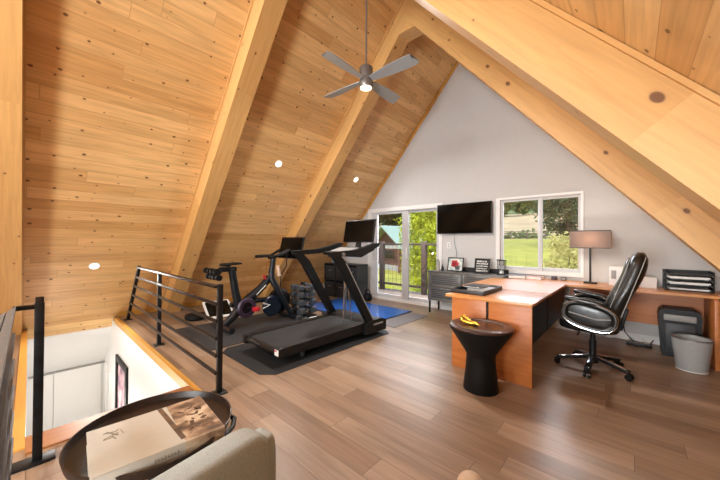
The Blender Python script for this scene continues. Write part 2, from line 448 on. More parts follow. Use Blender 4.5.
# unseen rear window, added to go with the fill light inside it
w2 = struct(MB().bb(BW[0], BW[0]+.08, YB-.12, YB+.02, BW[2], BW[3]).bb(BW[1]-.08, BW[1], YB-.12, YB+.02, BW[2], BW[3]).bb(BW[0], BW[1], YB-.12, YB+.02, BW[3]-.08, BW[3])
            .bb(BW[0], BW[1], YB-.12, YB+.02, BW[2], BW[2]+.08).bb(-.64, -.56, YB-.12, YB+.02, BW[2]+.08, BW[3]-.08).build('added_rear_window', 'trim'))
MB().bb(BW[0]+.08, BW[1]-.08, YB-.07, YB-.065, BW[2]+.08, BW[3]-.08).build('pane', 'glass', w2)
# baseboards
struct(MB().bb(XL+.12, DX0, YG-.018, YG, 0, .10).bb(DX1, XR-.12, YG-.018, YG, 0, .10).build('baseboard_front', 'trim'))
bl = MB()
for a, b in ((YB, -2.25), (-2.015, -.293), (HY1+.05, 1.668), (1.903, 3.612), (3.847, YG-.02)):
    bl.prism([(XL+.02, 0), (XL+.02+.09/TA, .09), (XL+.045+.09/TA, .09), (XL+.045, 0)], a, b)
struct(bl.build('baseboard_left', 'trimwood', uv=lambda c, n: (c.y, c.z)))

# stairwell under the opening
struct(MB().prism([(XL-.19/TA, -.19), (XL-.95/TA, -.95), (XL-.95/TA-.1, -.95), (XL-.19/TA-.1, -.19)], HY0-.1, HY1+.1).build('wall_stairs', 'white'))
XD = XL-.95/TA+.06
struct(MB().bb(XD-.16, XD-.04, HY0-.1, HY1+.1, -2.75, -.9).build('wall_stairs_end', 'white'))
struct(MB().bb(XD-.1, HX1+.9, HY1-.006, HY1+.1, -2.75, -.262).bb(-6.9, HX1+.02, HY1-.006, HY1-.001, -.262, -.07).build('wall_stairs_right', 'white'))
struct(MB().bb(XD-.1, HX1+.9, HY0-.1, HY0, -2.75, -.261).build('wall_stairs_left', 'white'))
struct(MB().bb(XD-.1, HX1+1, HY0-.1, HY1+.1, -2.8, -2.75).build('floor_stairs', 'floor', uv=lambda c, n: (c.x, c.y)))
d3 = struct(MB().bb(XD-.04, XD, .12, .30, -2.75, -.98).bb(XD-.04, XD, .31, .93, -2.75, -.98).build('door_2', 'white'))
MB().bb(XD-.035, XD+.005, .02, .98, -.98, -.955).build('shadow_gap', 'grey_pl', d3)  # grey strip drawn as the dark shadow gap above the door
# casing on the right wall beside that door
struct(MB().bb(XD+.1, XD+.2, HY1-.025, HY1, -2.75, -.95).bb(XD+.48, XD+.56, HY1-.02, HY1, -2.75, -1.0).build('trim_10', 'white'))
# trims round the opening
struct(MB().bb(-6.45, HX1+.03, HY1-.014, HY1+.03, -.075, .012).build('trim_11', 'trimwood', uv=lambda c, n: (c.x, c.y+c.z)))
struct(MB().bb(HX1-.19, HX1+.035, HY0, HY1-.02, -.2, .014).build('trim_12', 'redwood', uv=lambda c, n: (c.y, c.x+c.z)))
struct(MB().bb(-6.4, HX1-.05, -.062, HY0, -.2, .012).build('trim_13', 'trimwood', uv=lambda c, n: (c.x, c.y+c.z)))
pf = thing('picture_frame', 'tall narrow black picture frame on the white stairwell wall', 'picture', (-5.85, HY1, -1.0))
fr = MB()
for x0, x1, z0, z1 in ((-6.2, -6.11, -1.6, -.53), (-5.49, -5.40, -1.6, -.53), (-6.11, -5.49, -.62, -.53), (-6.11, -5.49, -1.6, -1.51)):
    fr.bb(x0, x1, HY1-.035, HY1-.002, z0, z1, .004)
fr.build('frame', 'black', pf)
MB().bb(-6.11, -5.49, HY1-.012, HY1-.004, -1.51, -.62).build('print', 'art', pf)

# ------------------------------------------------------------------ railings
def rail_post(par, p, q, w=.042):
    o = MB().bar(p, q, w, w, .004, up=(0, 1, 0)).build('post', 'blackmetal', par)
    MB().bb(p[0]-.055, p[0]+.055, p[1]-.055, p[1]+.055, 0, .012, .003).build('base_plate', 'blackmetal', o)
    return o
ry = 1.11
rr = thing('stair_railing', 'dark bronze railing of six bars along the right side of stair opening', 'railing', (-4.4, ry, 0))
rail_post(rr, (-2.635, ry, 0.0), (-2.635, ry, .935))
rail_post(rr, (-4.42, ry, 0.0), (-4.42, ry, .92))
tilt = .925/TA
rail_post(rr, (-6.2, ry, 0.0), (-6.2+tilt*.94, ry, .925))
for k, z in enumerate((.915, .765, .618, .47, .322, .175)):
    MB().bar((-6.2+z/TA*.97, ry-.024, z), (-2.635, ry-.024, z), .022 if k else .05, .026 if k else .022, .003).build('rail', 'bronze', rr)
rl = thing('stair_railing', 'black bar railing at the left edge beside the foreground stair corner', 'railing', (-2.6, 0, 0))
rail_post(rl, (-2.6, .045, 0.0), (-2.6, .045, .935), .042)
MB().bb(-2.618, -2.582, .027, .063, .935, .968, .003).build('post_cap', 'bronze', rl)
for x in (-2.3, -1.3):
    rail_post(rl, (x, -.11, 0.0), (x, -.11, .915), .03)
MB().bb(-2.65, -2.55, -.12, .12, .0, .016, .003).build('base_plate', 'blackmetal', rl)
MB().bb(-2.618, -2.582, -.06, .06, .9, .925, .003).build('rail', 'blackmetal', rl)
for k in range(3):
    MB().prism([(-2.60+.17*k, -.047-.032*k), (-1.15, -.047-.032*k), (-1.15, -.075-.032*k), (-2.60+.17*(k+1), -.075-.032*k)], .905, .928, 'Z').build('cap_rail', 'capgrey', rl)
for k, z in enumerate((.765, .618, .47, .322, .175)):
    MB().bar((-2.6, -.062, z), (-1.15, -.062, z), .03, .025, .003).build('rail', 'steeldark', rl)

# ------------------------------------------------------------------ ceiling fan
fx, fy, fz = -2.40, 2.735, 3.27
fan = thing('ceiling_fan', 'brushed nickel ceiling fan with four grey blades hanging on a long rod', 'ceiling fan', (fx, fy, fz))
MB().cyl((fx, fy, fz+.15), (fx, fy, ZR-.02), .011).build('rod', 'nickel', fan)
MB().lathe((fx, fy, fz), [(.0, .19), (.04, .19), (.05, .17), (.075, .165), (.082, .155), (.082, .03), (.07, .02), (.07, -.005), (.085, -.012), (.085, -.07), (.078, -.085), (.0, -.085)], 32).build('motor_housing', 'nickel', fan)
MB().lathe((fx, fy, fz), [(.0, -.10), (.05, -.098), (.07, -.09), (.072, -.083), (0, -.083)], 32).build('light_lens', 'lens', fan)
for k in range(4):
    a = k*PI/2 + R(2)
    b = bmesh.new()
    prof = [(.075, .04), (.16, .055), (.35, .075), (.55, .082), (.66, .078), (.70, .055)]
    up, lo = [], []
    mm = MB()
    rot = Matrix.Rotation(a, 4, 'Z') @ Matrix.Rotation(R(-13), 4, 'X')
    rows = []
    for r_, hw in prof:
        rows.append([Vector((r_, hw*(1.0), 0)), Vector((r_ - (.05 if r_ > .69 else 0), -hw, 0))])
    vt = []
    for dz in (.004, -.004):
        vt.append([[mm.bm.verts.new(Matrix.Translation((fx, fy, fz+.01)) @ rot @ (p+Vector((0, 0, dz)))) for p in row] for row in rows])
    T, B = vt
    for i in range(len(rows)-1):
        mm.bm.faces.new((T[i][0], T[i+1][0], T[i+1][1], T[i][1])); mm.bm.faces.new((B[i][1], B[i+1][1], B[i+1][0], B[i][0]))
        for j in (0, 1): mm.bm.faces.new((T[i][j], B[i][j], B[i+1][j], T[i+1][j]))
    mm.bm.faces.new((T[0][0], T[0][1], B[0][1], B[0][0])); mm.bm.faces.new((T[-1][0], B[-1][0], B[-1][1], T[-1][1]))
    bl_ = mm.build('blade', 'blade', fan, smooth=30)

# recessed downlights in the left slope
nL = Vector((SA, 0, -CA))
def can(p, label):
    t = thing('recessed_light', label, 'downlight', p, 0, 'recessed lights in the wood slope')
    q = Vector(p)
    MB().cyl(q-nL*.01, q+nL*.008, .068, .066, 28).build('trim_ring', 'white_pl', t)
    MB().cyl(q+nL*.006, q+nL*.011, .052, .05, 28).build('lens', 'can', t)
def on_left(y, z): return (XL + z/TA, y, z)
CANS = [on_left(.64, .94), on_left(2.78, 2.61), on_left(4.64, 2.64)]
for p, l in zip(CANS, ('round recessed light low on the wood slope left of the stair railing', 'round recessed light high in the middle bay between two beams', 'round recessed light in the last bay beside the grey gable wall')):
    can(p, l)

# ------------------------------------------------------------------ mats
def flat(name, poly, h, m, label, z0=0):
    o = MB().prism(poly, z0, z0+h, 'Z').build(name, m, smooth=0); c = sum((Vector((x, y, 0)) for x, y in poly), Vector())/len(poly)
    return tag(o, label, 'mat')
def rect(x0, x1, y0, y1): return [(x0, y0), (x1, y0), (x1, y1), (x0, y1)]
flat('exercise_mat', [(-3.55, 1.53), (-2.71, 1.53), (-2.59, 1.64), (-2.59, 3.48), (-2.7, 3.56), (-3.6, 3.56), (-3.67, 3.48), (-3.67, 1.64)], .008, 'rubber', 'black rubber mat with cut corners under the treadmill')
flat('exercise_mat', rect(-5.0, -3.72, 1.46, 3.4), .006, 'bikemat', 'dark grey mat under the exercise bike')
bm_ = flat('exercise_mat', rect(-5.0, -3.10, 3.72, 4.86), .006, 'blue', 'blue exercise mat on the floor in front of the cube shelf', .013)
MB().prism(rect(-5.005, -3.08, 3.70, 4.87), .0052, .013, 'Z').build('underside', 'rubber', bm_)
flat('exercise_mat', rect(-4.1, -2.70, 3.78, 4.78), .005, 'greymat', 'thin grey mat partly beneath the blue mat')

# ------------------------------------------------------------------ treadmill
TX0, TX1 = -3.46, -2.69; TY0 = 1.76
tm = thing('treadmill', 'black treadmill with a large screen on a black mat', 'treadmill', (-3.08, 2.4, .008))
MB().prism([(TY0, .10), (TY0, .17), (TY0+.05, .195), (3.45, .215), (3.45, .09)], TX0, TX0+.10, 'X').prism([(TY0, .10), (TY0, .17), (TY0+.05, .195), (3.45, .215), (3.45, .09)], TX1-.10, TX1, 'X').build('side_rail', 'black', tm)
MB().prism([(TY0+.02, .12), (TY0+.02, .175), (TY0+.06, .188), (3.2, .205), (3.2, .12)], TX0+.1, TX1-.1, 'X').build('running_belt', 'belt', tm)
MB().cyl((TX0+.08, TY0+.01, .145), (TX1-.08, TY0+.01, .145), .034).build('rear_roller', 'black', tm)
MB().bb(TX1-.075, TX1+.004, TY0-.03, TY0+.09, .095, .195, .012).build('end_cap', 'black', tm)
MB().bb(TX0-.004, TX0+.075, TY0-.03, TY0+.09, .095, .195, .012).build('end_cap', 'black', tm)
st = MB().bb(TX1-.07, TX1-.002, TY0-.033, TY0-.029, .125, .185).build('sticker', 'white_pl', tm)
mark(st, 'white sticker')
MB().bb(TX1-.07, TX1-.03, TY0-.036, TY0-.032, .165, .18).build('stripe', 'red', st)
MB().prism([(3.05, .19), (3.12, .23), (3.36, .24), (3.48, .2), (3.48, .06), (3.05, .06)], TX0-.03, TX1+.05, 'X').build('motor_cover', 'black', tm)
MB().bb(TX1+.05, TX1+.056, 3.2, 3.4, .165, .185).build('motor_badge', 'grey_pl', tm)
for x in (TX0+.1, TX1-.1):
    for y in (TY0+.35, 3.35):
        MB().cyl((x, y, .008), (x, y, .1), .03, .025).build('foot', 'rubber', tm)
for x, sg in ((TX0+.01, -1), (TX1-.01, 1)):
    u = MB()
    poly = [(3.12, .2), (3.24, .2), (2.70, 1.04), (2.55, 1.17), (2.42, 1.18), (2.50, 1.10), (2.585, 1.0)]
    u.prism(poly, x-.035, x+.035, 'X'); u = u.build('upright', 'black', tm)
    MB().bar((x+sg*.036, 3.215, .24), (x+sg*.036, 2.68, 1.045), .004, .014, up=(0, 1, 1)).build('edge_strip', 'grey_pl', u)
    h = MB().prism([(2.42, 1.185), (2.45, 1.125), (2.85, 1.14), (3.1, 1.17), (3.33, 1.25), (3.36, 1.295), (3.28, 1.30), (3.1, 1.25), (2.85, 1.205)], x-.04, x+.04, 'X').build('handlebar', 'black', tm)
MB().cyl((TX1+.03, 2.62, 1.155), (TX1+.05, 2.62, 1.155), .022).build('speed_knob', 'nickel', tm)
# tray and console cross member
MB().prism([(2.98, 1.13), (3.02, 1.165), (3.3, 1.24), (3.33, 1.2), (3.05, 1.10)], TX0+.05, TX1-.05, 'X').build('tray', 'black', tm)
MB().prism([(3.02, 1.172), (3.22, 1.222), (3.22, 1.228), (3.02, 1.178)], TX0+.12, TX1-.12, 'X').build('tray_liner', 'grey_pl', tm)
MB().cyl((TX0+.04, 2.98, 1.145), (TX1-.04, 2.98, 1.145), .03).build('front_bar', 'black', tm)
tilt_ = R(-10)
sc_c = (-3.05, 3.34, 1.475); sm = MB().box(sc_c, (.60, .03, .345), .006, (tilt_, 0, 0)).build('screen', 'black', tm)
MB().box((sc_c[0], sc_c[1]-.0165, sc_c[2]), (.575, .003, .315), 0, (tilt_, 0, 0)).build('display', 'screen', sm)
MB().bar((-3.05, 3.37, 1.45), (-3.05, 3.31, 1.21), .08, .04).build('screen_mount', 'black', tm)

# phone tripod on the deck
tp = thing('tripod', 'slim chrome tripod with a white clamp standing on the treadmill belt', 'tripod', (-2.97, 2.95, .205))
MB().cyl((-2.97, 2.97, .86), (-2.97, 2.97, 1.04), .012).build('column', 'chrome', tp)
for q in ((-2.937, 2.9, .207), (-3.03, 3.05, .209), (-2.9, 3.03, .209)):
    MB().tube([(-2.97, 2.97, 1.02), (-2.97+(q[0]+2.97)*.3, 2.97+(q[1]-2.97)*.3, .8), q], .009, 8).build('leg', 'chrome', tp)
MB().lathe((-2.97, 2.97, 1.0), [(0, -.02), (.028, -.02), (.03, .02), (0, .03)], 20).build('collar', 'nickel', tp)
MB().bb(-3.03, -3.0, 2.9, 2.94, .94, 1.02, .006).bb(-3.06, -2.98, 2.91, 2.93, .985, 1.005, .004).build('clamp', 'white_pl', tp)

# ------------------------------------------------------------------ exercise bike
bx = -4.42
bk = thing('exercise_bike', 'black stationary bike with a small screen on a dark mat', 'exercise bike', (bx, 2.5, .006))
MB().cyl((bx-.27, 1.92, .048), (bx+.27, 1.92, .048), .04).build('rear_stabilizer', 'bikeframe', bk)
MB().cyl((bx-.27, 3.03, .048), (bx+.27, 3.03, .048), .04).build('front_stabilizer', 'bikeframe', bk)
MB().tube([(bx, 1.92, .075), (bx, 2.04, .17), (bx, 2.15, .28), (bx, 2.32, .43), (bx, 2.50, .56), (bx, 2.66, .72)], [.05, .06, .075, .07, .062, .06], 14).tube([(bx+.10, 3.03, .06), (bx+.10, 2.86, .34), (bx+.03, 2.68, .70), (bx, 2.70, .82)], [.04, .045, .055, .05], 12).tube([(bx, 2.2, .32), (bx, 2.45, .38), (bx, 2.84, .34)], .04, 12).build('frame', 'bikeframe', bk)
MB().bar((bx+.066, 2.39, .475), (bx+.066, 2.56, .615), .006, .02, up=(1, 0, 0)).build('frame_badge', 'white_pl', bk)
MB().tube([(bx, 2.15, .30), (bx, 2.09, .55), (bx, 2.03, .90)], [.065, .058, .05], 12).build('seat_post', 'bikeframe', bk)
MB().bar((bx, 1.84, .895), (bx, 2.10, .895), .065, .07, .012).build('seat_slide', 'bikeframe', bk)
MB().sup((bx, 1.94, .965), (.16, .16, .05), .7).sup((bx, 2.07, .975), (.08, .24, .04), .8).build('saddle', 'softblack', bk)
MB().cyl((bx, 1.98, .92), (bx, 1.98, .955), .025).build('saddle_clamp', 'steeldark', bk)
for s_ in (-1, 1):
    for zz in (.885, .80):
        MB().cyl((bx+s_*.02, 1.74+(zz<.85)*.03, zz), (bx+s_*.18, 1.74+(zz<.85)*.03, zz), .014).cyl((bx+s_*.02, 1.74+(zz<.85)*.03, zz), (bx+s_*.075, 1.74+(zz<.85)*.03, zz), .042).cyl((bx+s_*.14, 1.74+(zz<.85)*.03, zz), (bx+s_*.195, 1.74+(zz<.85)*.03, zz), .042).build('hand_weight', 'softblack', bk)
MB().bar((bx, 1.77, .80), (bx, 1.86, .89), .16, .035, .006).build('weight_cradle', 'bikeframe', bk)
MB().tube([(bx, 2.69, .78), (bx, 2.715, .92), (bx, 2.73, 1.05)], [.05, .045, .042], 12).build('handlebar_post', 'bikeframe', bk)
for s_ in (-1, 1):
    MB().tube([(bx, 2.74, 1.06), (bx+s_*.10, 2.72, 1.07), (bx+s_*.19, 2.64, 1.065), (bx+s_*.2, 2.52, 1.06)], .026, 10).tube([(bx+s_*.1, 2.73, 1.07), (bx+s_*.15, 2.82, 1.10), (bx+s_*.15, 2.95, 1.17)], .022, 10).build('handlebar', 'softblack', bk)
MB().tube([(bx, 2.74, 1.05), (bx, 2.86, 1.10), (bx, 3.02, 1.16)], .028, 10).build('screen_arm', 'bikeframe', bk)
bs = MB().box((bx+.03, 3.06, 1.205), (.58, .03, .38), .006, (R(-14), 0, R(5))).build('screen', 'black', bk)
MB().box((bx+.03, 3.043, 1.205), (.55, .004, .345), 0, (R(-14), 0, R(5))).build('display', 'screen', bs)
MB().lathe((bx-.03, 2.86, .31), [(0, -.045), (.18, -.045), (.205, -.03), (.21, 0), (.205, .03), (.18, .045), (0, .045)], 40, 'X').build('flywheel', 'black', bk)
MB().lathe((bx+.02, 2.70, .255), [(0, -.03), (.15, -.03), (.172, -.01), (.172, .012), (.15, .03), (0, .034)], 36, 'X').build('flywheel_cover', 'flycover', bk)
MB().lathe((bx+.07, 2.235, .30), [(.085, -.03), (.13, -.03), (.15, -.01), (.15, .01), (.13, .03), (.085, .03), (.085, -.03)], 36, 'X').build('crank_cover', 'purple', bk)
MB().lathe((bx+.06, 2.235, .30), [(0, -.02), (.085, -.02), (.085, .01), (0, .01)], 28, 'X').build('crank_disc', 'black', bk)
for s_, y_, z_ in ((1, 2.335, .28), (-1, 2.135, .32)):
    MB().bar((bx+s_*.11, 2.235, .30), (bx+s_*.11, y_, z_), .022, .035, .004, up=(1, 0, 0)).build('crank', 'black', bk)
    MB().bb(bx+s_*.12, bx+s_*.21, y_-.045, y_+.045, z_-.03, z_+.03, .008).build('pedal', 'red' if s_ > 0 else 'softblack', bk)
MB().tube([(bx+.13, 2.47, .34), (bx+.13, 2.60, .30), (bx+.13, 2.47, .26)], .008, 6).build('belt_guard', 'white_pl', bk)
MB().cyl((bx+.02, 2.58, .70), (bx+.02, 2.54, .77), .018).build('resistance_knob', 'red', bk)
MB().cyl((bx+.07, 2.80, .74), (bx+.06, 2.77, .92), .034, .028).build('water_bottle', 'tan', bk)
MB().tube([(bx+.02, 2.98, 1.1), (bx+.05, 2.95, .9), (bx+.03, 2.86, .75), (bx+.03, 2.84, .5)], .009, 6).build('cable', 'softblack', bk)

# low gadget and leaning framed panel by the beam foot
o = thing('robot_vacuum', 'low round black robot vacuum on the floor at the beam foot', 'robot vacuum', (-5.42, 1.89, 0))
MB().lathe((-5.42, 1.89, 0), [(0, .01), (.15, .01), (.165, .03), (.165, .075), (.15, .09), (0, .095)], 36).build('body', 'softblack', o)
MB().lathe((-5.42, 1.89, .092), [(0, 0), (.035, 0), (.04, .014), (.03, .02), (0, .02)], 20).build('turret', 'black', o)
fp = thing('framed_panel', 'white frame holding two dark panels leaning behind the railing by the bike', 'panel', (-5.2, 2.2, 0))
pq = R(-48)
def fpb(cy_, cz, sy, sz, dx, m, nm, par, tx_=.02):
    c = Vector((-5.27, 2.2, .145)) + Matrix.Rotation(pq, 3, 'Y') @ Vector((dx, cy_, cz))
    return MB().box(c, (tx_, sy, sz), .003, (0, pq, 0)).build(nm, m, par)
fr = fpb(0, 0, .44, .36, 0, 'white_pl', 'frame', fp, .025)
fpb(-.10, .008, .18, .30, .0135, 'screen', 'dark_panel', fp, .006); fpb(.10, .008, .18, .30, .0135, 'screen', 'dark_panel', fp, .006)

# ------------------------------------------------------------------ dumbbells on a tower rack
rk = thing('dumbbell_rack', 'black tower rack filled with grey dumbbells beside the bike', 'rack', (-4.34, 3.28, 0))
rxc, ryc = -4.34, 3.28
f_ = MB().bb(rxc-.21, rxc+.21, ryc-.15, ryc+.15, .006, .03, .006).bar((rxc, ryc, .02), (rxc, ryc, .60), .06, .06, .006, up=(0, 1, 0)).build('frame', 'black', rk)
TIERS = (.11, .25, .385, .51)
def db_w(t): return .075-.006*t
for t, z in enumerate(TIERS):
    for s in (-1, 1):
        MB().bb(rxc+s*.12-.10, rxc+s*.12+.10, ryc-.05, ryc+.05, z-.012-db_w(t), z-db_w(t), .003).build('shelf', 'black', rk)
ordn = ('bottom', 'second lowest', 'second highest', 'top')
for t, z in enumerate(TIERS):
    proto = None
    for s, side in ((-1, 'left'), (1, 'right')):
        lab = 'grey hex dumbbell on the %s tier of the rack, %s side' % (ordn[t], side)
        p = (rxc+s*(.115-.008*t), ryc, z)
        if proto is None:
            r_ = db_w(t)
            proto = thing('dumbbell', lab, 'dumbbell', p, R(0), 'dumbbells on the tower rack')
            P_ = Vector(p)
            for e in (-1, 1):
                MB().cyl(P_+Vector((0, e*.075, 0)), P_+Vector((0, e*.17, 0)), r_, r_*.9, 6).build('head', 'db', proto)
            MB().cyl(P_+Vector((0, -.08, 0)), P_+Vector((0, .08, 0)), .016).build('handle', 'chrome', proto)
        else:
            dup(proto, p, lab)
# bigger pair lying in front of the rack
for i, (x, y, lab) in enumerate(((-3.93, 2.98, 'grey dumbbell lying on the floor in front of the rack'), (-3.86, 3.47, 'grey dumbbell lying on the floor right of the rack'))):
    t = thing('dumbbell', lab, 'dumbbell', (x, y, .061))
    for e in (-1, 1): MB().cyl((x+e*.06, y, .061), (x+e*.14, y, .061), .055, .05, 6).build('head', 'db', t)
    MB().cyl((x-.07, y, .061), (x+.07, y, .061), .015).build('handle', 'chrome', t)
o = MB()
o.sup((-3.88, 3.22, .03), (.30, .22, .05), .7).sup((-3.86, 3.18, .055), (.18, .16, .05), .8)
tag(o.build('towel', 'paper'), 'crumpled white towel on the floor in front of the dumbbell rack', 'towel')

# ------------------------------------------------------------------ cube shelf with bins
SX0, SX1, SY0, SY1, SH = -5.66, -4.56, 4.93, 5.30, .80
cs = thing('cube_shelf', 'black three by two cube shelf under the slope beside the sliding door', 'shelf', ((SX0+SX1)/2, 5.1, 0))
cw = (SX1-SX0-.02)/3
f_ = MB()
for k in range(4): f_.bb(SX0+k*cw, SX0+k*cw+.02, SY0, SY1, 0, SH)
for z in (0, .39, SH-.02): f_.bb(SX0, SX1, SY0+.001, SY1-.001, z, z+.02)
f_.bb(SX0, SX1, SY1-.006, SY1, 0, SH)
f_.build('frame', 'cubeblack', cs)
bin0 = None
for r_, rn in ((1, 'top'), (0, 'bottom')):
    for k, kn in enumerate(('left', 'middle', 'right')):
        p = (SX0+.02+k*cw+(cw-.02)/2, (SY0+SY1)/2-.0, .021+r_*.39)
        lab = 'black fabric bin in the %s row %s cube of the shelf' % (rn, kn)
        if bin0 is None:
            bin0 = thing('storage_bin', lab, 'bin', p, 0, 'fabric bins in the cube shelf')
            P_ = Vector(p)
            w_, dp, hh = cw-.035, SY1-SY0-.03, .33
            b_ = MB()
            b_.box(P_+Vector((0, 0, .004)), (w_, dp, .008)); 
            for sx in (-1, 1): b_.box(P_+Vector((sx*(w_/2-.004), 0, hh/2)), (.008, dp, hh), .002)
            for sy in (-1, 1): b_.box(P_+Vector((0, sy*(dp/2-.004), hh/2)), (w_, .008, hh), .002)
            b_.build('body', 'fabricblack', bin0)
            MB().box(P_+Vector((0, -dp/2-.004, .22)), (.12, .006, .025), .002).build('handle', 'steelgrey', bin0)
        else: dup(bin0, p, lab)
o = MB().sup((-5.35, 5.08, .87), (.26, .22, .14), .6).sup((-5.28, 5.05, .93), (.16, .14, .1), .9)
tag(o.build('folded_cloth', 'paleblue'), 'pale blue bundled cloth on top of the black cube shelf', 'cloth')
kb = thing('kettlebell', 'small black kettlebell on the floor right of the cube shelf', 'kettlebell', (-4.40, 5.12, 0))
MB().lathe((-4.40, 5.12, 0), [(0, 0), (.06, 0), (.09, .03), (.1, .085), (.085, .14), (.05, .165), (0, .17)], 28).build('bell', 'softblack', kb)
MB().tube([(-4.45, 5.12, .14), (-4.465, 5.12, .20), (-4.44, 5.12, .245), (-4.36, 5.12, .245), (-4.335, 5.12, .20), (-4.35, 5.12, .14)], .015, 10).build('handle', 'softblack', kb)

# ------------------------------------------------------------------ television
tv = thing('television', 'black flat television mounted on the grey gable wall', 'television', (-2.37, YG, 1.49))
TVx0, TVx1, TVy = -2.875, -1.825, 5.44
MB().bb(TVx0, TVx1, TVy, TVy+.035, 1.485, 2.055, .005).build('body', 'black', tv)
MB().bb(TVx0+.012, TVx1-.012, TVy-.003, TVy, 1.50, 2.042).build('screen', 'screen', tv)
MB().bb(-2.5, -2.25, TVy+.035, YG-.002, 1.65, 1.9).build('wall_mount', 'blackmetal', tv)
MB().tube([(-2.55, YG-.01, 1.5), (-2.54, YG-.012, 1.3), (-2.50, YG-.015, 1.15), (-2.49, YG-.015, 1.0), (-2.48, YG-.02, .80)], .005, 6).build('cord', 'grey_pl', tv)
oc = thing('wall_outlet', 'white outlet plate on the grey wall below the television', 'outlet', (-2.66, YG, 1.26))
MB().bb(-2.695, -2.625, YG-.008, YG-.0005, 1.2, 1.315, .003).build('plate', 'white_pl', oc)
for z in (1.235, 1.28): MB().bb(-2.675, -2.645, YG-.011, YG-.007, z-.012, z+.012, .002).build('socket', 'grey_pl', oc)

# ------------------------------------------------------------------ sideboard
sb = thing('sideboard', 'low dark grey metal sideboard on thin legs under the television', 'sideboard', (-2.15, 5.25, 0))
BX0, BX1, BY0, BY1 = -2.865, -1.52, 5.06, 5.47
MB().bb(BX0, BX1, BY0+.015, BY1, .235, .765, .004).build('body', 'steelgrey', sb)
MB().bb(BX0-.008, BX1+.008, BY0-.005, BY1+.005, .765, .785, .004).build('top', 'steelgrey', sb)
for x in (BX0+.03, BX1-.03):
    for y in (BY0+.035, BY1-.03): MB().bar((x, y, 0), (x, y, .24), .028, .028, .003, up=(0, 1, 0)).build('leg', 'blackmetal', sb)
cols = (BX0+.02, (BX0+BX1)/2, BX1-.02)
for c in range(2):
    x0, x1 = cols[c]+.01, cols[c+1]-.01
    for z0, z1 in ((.50, .75), (.25, .485)):
        dr = MB()
        dr.bb(x0, x1, BY0-.0, BY0+.015, z0, z1, .003)
        for (a, b_, e, g) in ((x0, x0+.03, z0, z1), (x1-.03, x1, z0, z1), (x0+.03, x1-.03, z1-.03, z1), (x0+.03, x1-.03, z0, z0+.03)):
            dr.bb(a, b_, BY0-.014, BY0+.001, e, g, .002)
        dr = dr.build('door', 'steelgrey', sb)
        for k in range(5):
            MB().bb(x0+.06, x1-.06, BY0-.004, BY0+.0005, z0+.055+k*.032, z0+.068+k*.032).build('vent_slot', 'steeldark', dr)
        MB().bb((x0+x1)/2-.10, (x0+x1)/2+.10, BY0-.026, BY0-.013, z1-.022, z1-.010, .003).build('handle', 'nickel', dr)
        
ST = .785
o = thing('soundbar', 'long black soundbar lying on the sideboard behind the frames', 'soundbar', (-2.0, 5.43, ST))
MB().bb(-2.52, -1.55, 5.41, 5.46, ST, ST+.075, .012).build('body', 'softblack', o)
MB().bb(-2.5, -1.57, 5.407, 5.411, ST+.01, ST+.065).build('grille', 'fabricblack', o)

def easel(name, label, cx, cy, w, h, pm, lean=12, rz=0):
    t = thing(name, label, 'picture frame', (cx, cy, ST))
    m = Matrix.Translation((cx, cy, ST+.004)) @ Matrix.Rotation(rz, 4, 'Z') @ Matrix.Rotation(R(-lean), 4, 'X')
    def bx_(x0, x1, y0, y1, z0, z1, bev=0):
        k = MB().bb(x0, x1, y0, y1, z0, z1, bev); bmesh.ops.transform(k.bm, matrix=m, verts=k.bm.verts); return k
    bt = .018
    f = bx_(-w/2, -w/2+bt, -.008, .012, 0, h, .002)
    for a in ((w/2-bt, w/2, -.008, .012, 0, h), (-w/2+bt, w/2-bt, -.008, .012, h-bt, h), (-w/2+bt, w/2-bt, -.008, .012, 0, bt)):
        k = bx_(*a, .002); f._merge(k.bm)
    f.build('frame', 'black', t)
    p = bx_(-w/2+bt, w/2-bt, -.002, .006, bt, h-bt).build('picture', pm, t)
    bx_(-.02, .02, .01, .016, 0, h*.8).build('easel_back', 'black', t)
    return t, p, bx_
t, p, bx_ = easel('photo_frame', 'black framed colour snapshot on the left of the sideboard', -2.41, 5.24, .30, .255, 'photo')
k = MB()
for (x, z, rx_, rz_) in ((-.02, .15, .055, .05), (.015, .12, .05, .045), (-.04, .12, .035, .035)):
    q = bx_(x-rx_, x+rx_, -.0035, -.0025, z-rz_, z+rz_, .0); k._merge(q.bm)
mark(k.build('red_figure', 'red', p), 'blurred red figure in the snapshot')
q = bx_(.0, .085, -.004, -.003, .03, .10).build('dark_figure', 'steeldark', p)
t, p, bx_ = easel('sign_frame', 'black framed sign with rows of white letters on the sideboard', -1.925, 5.24, .26, .255, 'black')
k = MB(); rnd = random.Random(3)
for row, zz in enumerate((.205, .165, .122, .08, .04)):
    x = -.095
    while x < .085:
        wd = rnd.uniform(.008, .02); hh = .026 if row in (0, 1, 4) else .02
        q = bx_(x, x+wd*.45, -.0035, -.0022, zz-hh/2, zz+hh/2); k._merge(q.bm)
        q = bx_(x, x+wd, -.0035, -.0022, zz+(hh/2-.006 if rnd.random() < .5 else -hh/2), zz+(hh/2 if rnd.random() < .5 else -hh/2+.006)); k._merge(q.bm)
        x += wd+.006
mark(k.build('lettering', 'paper', p), 'rows of white letters')

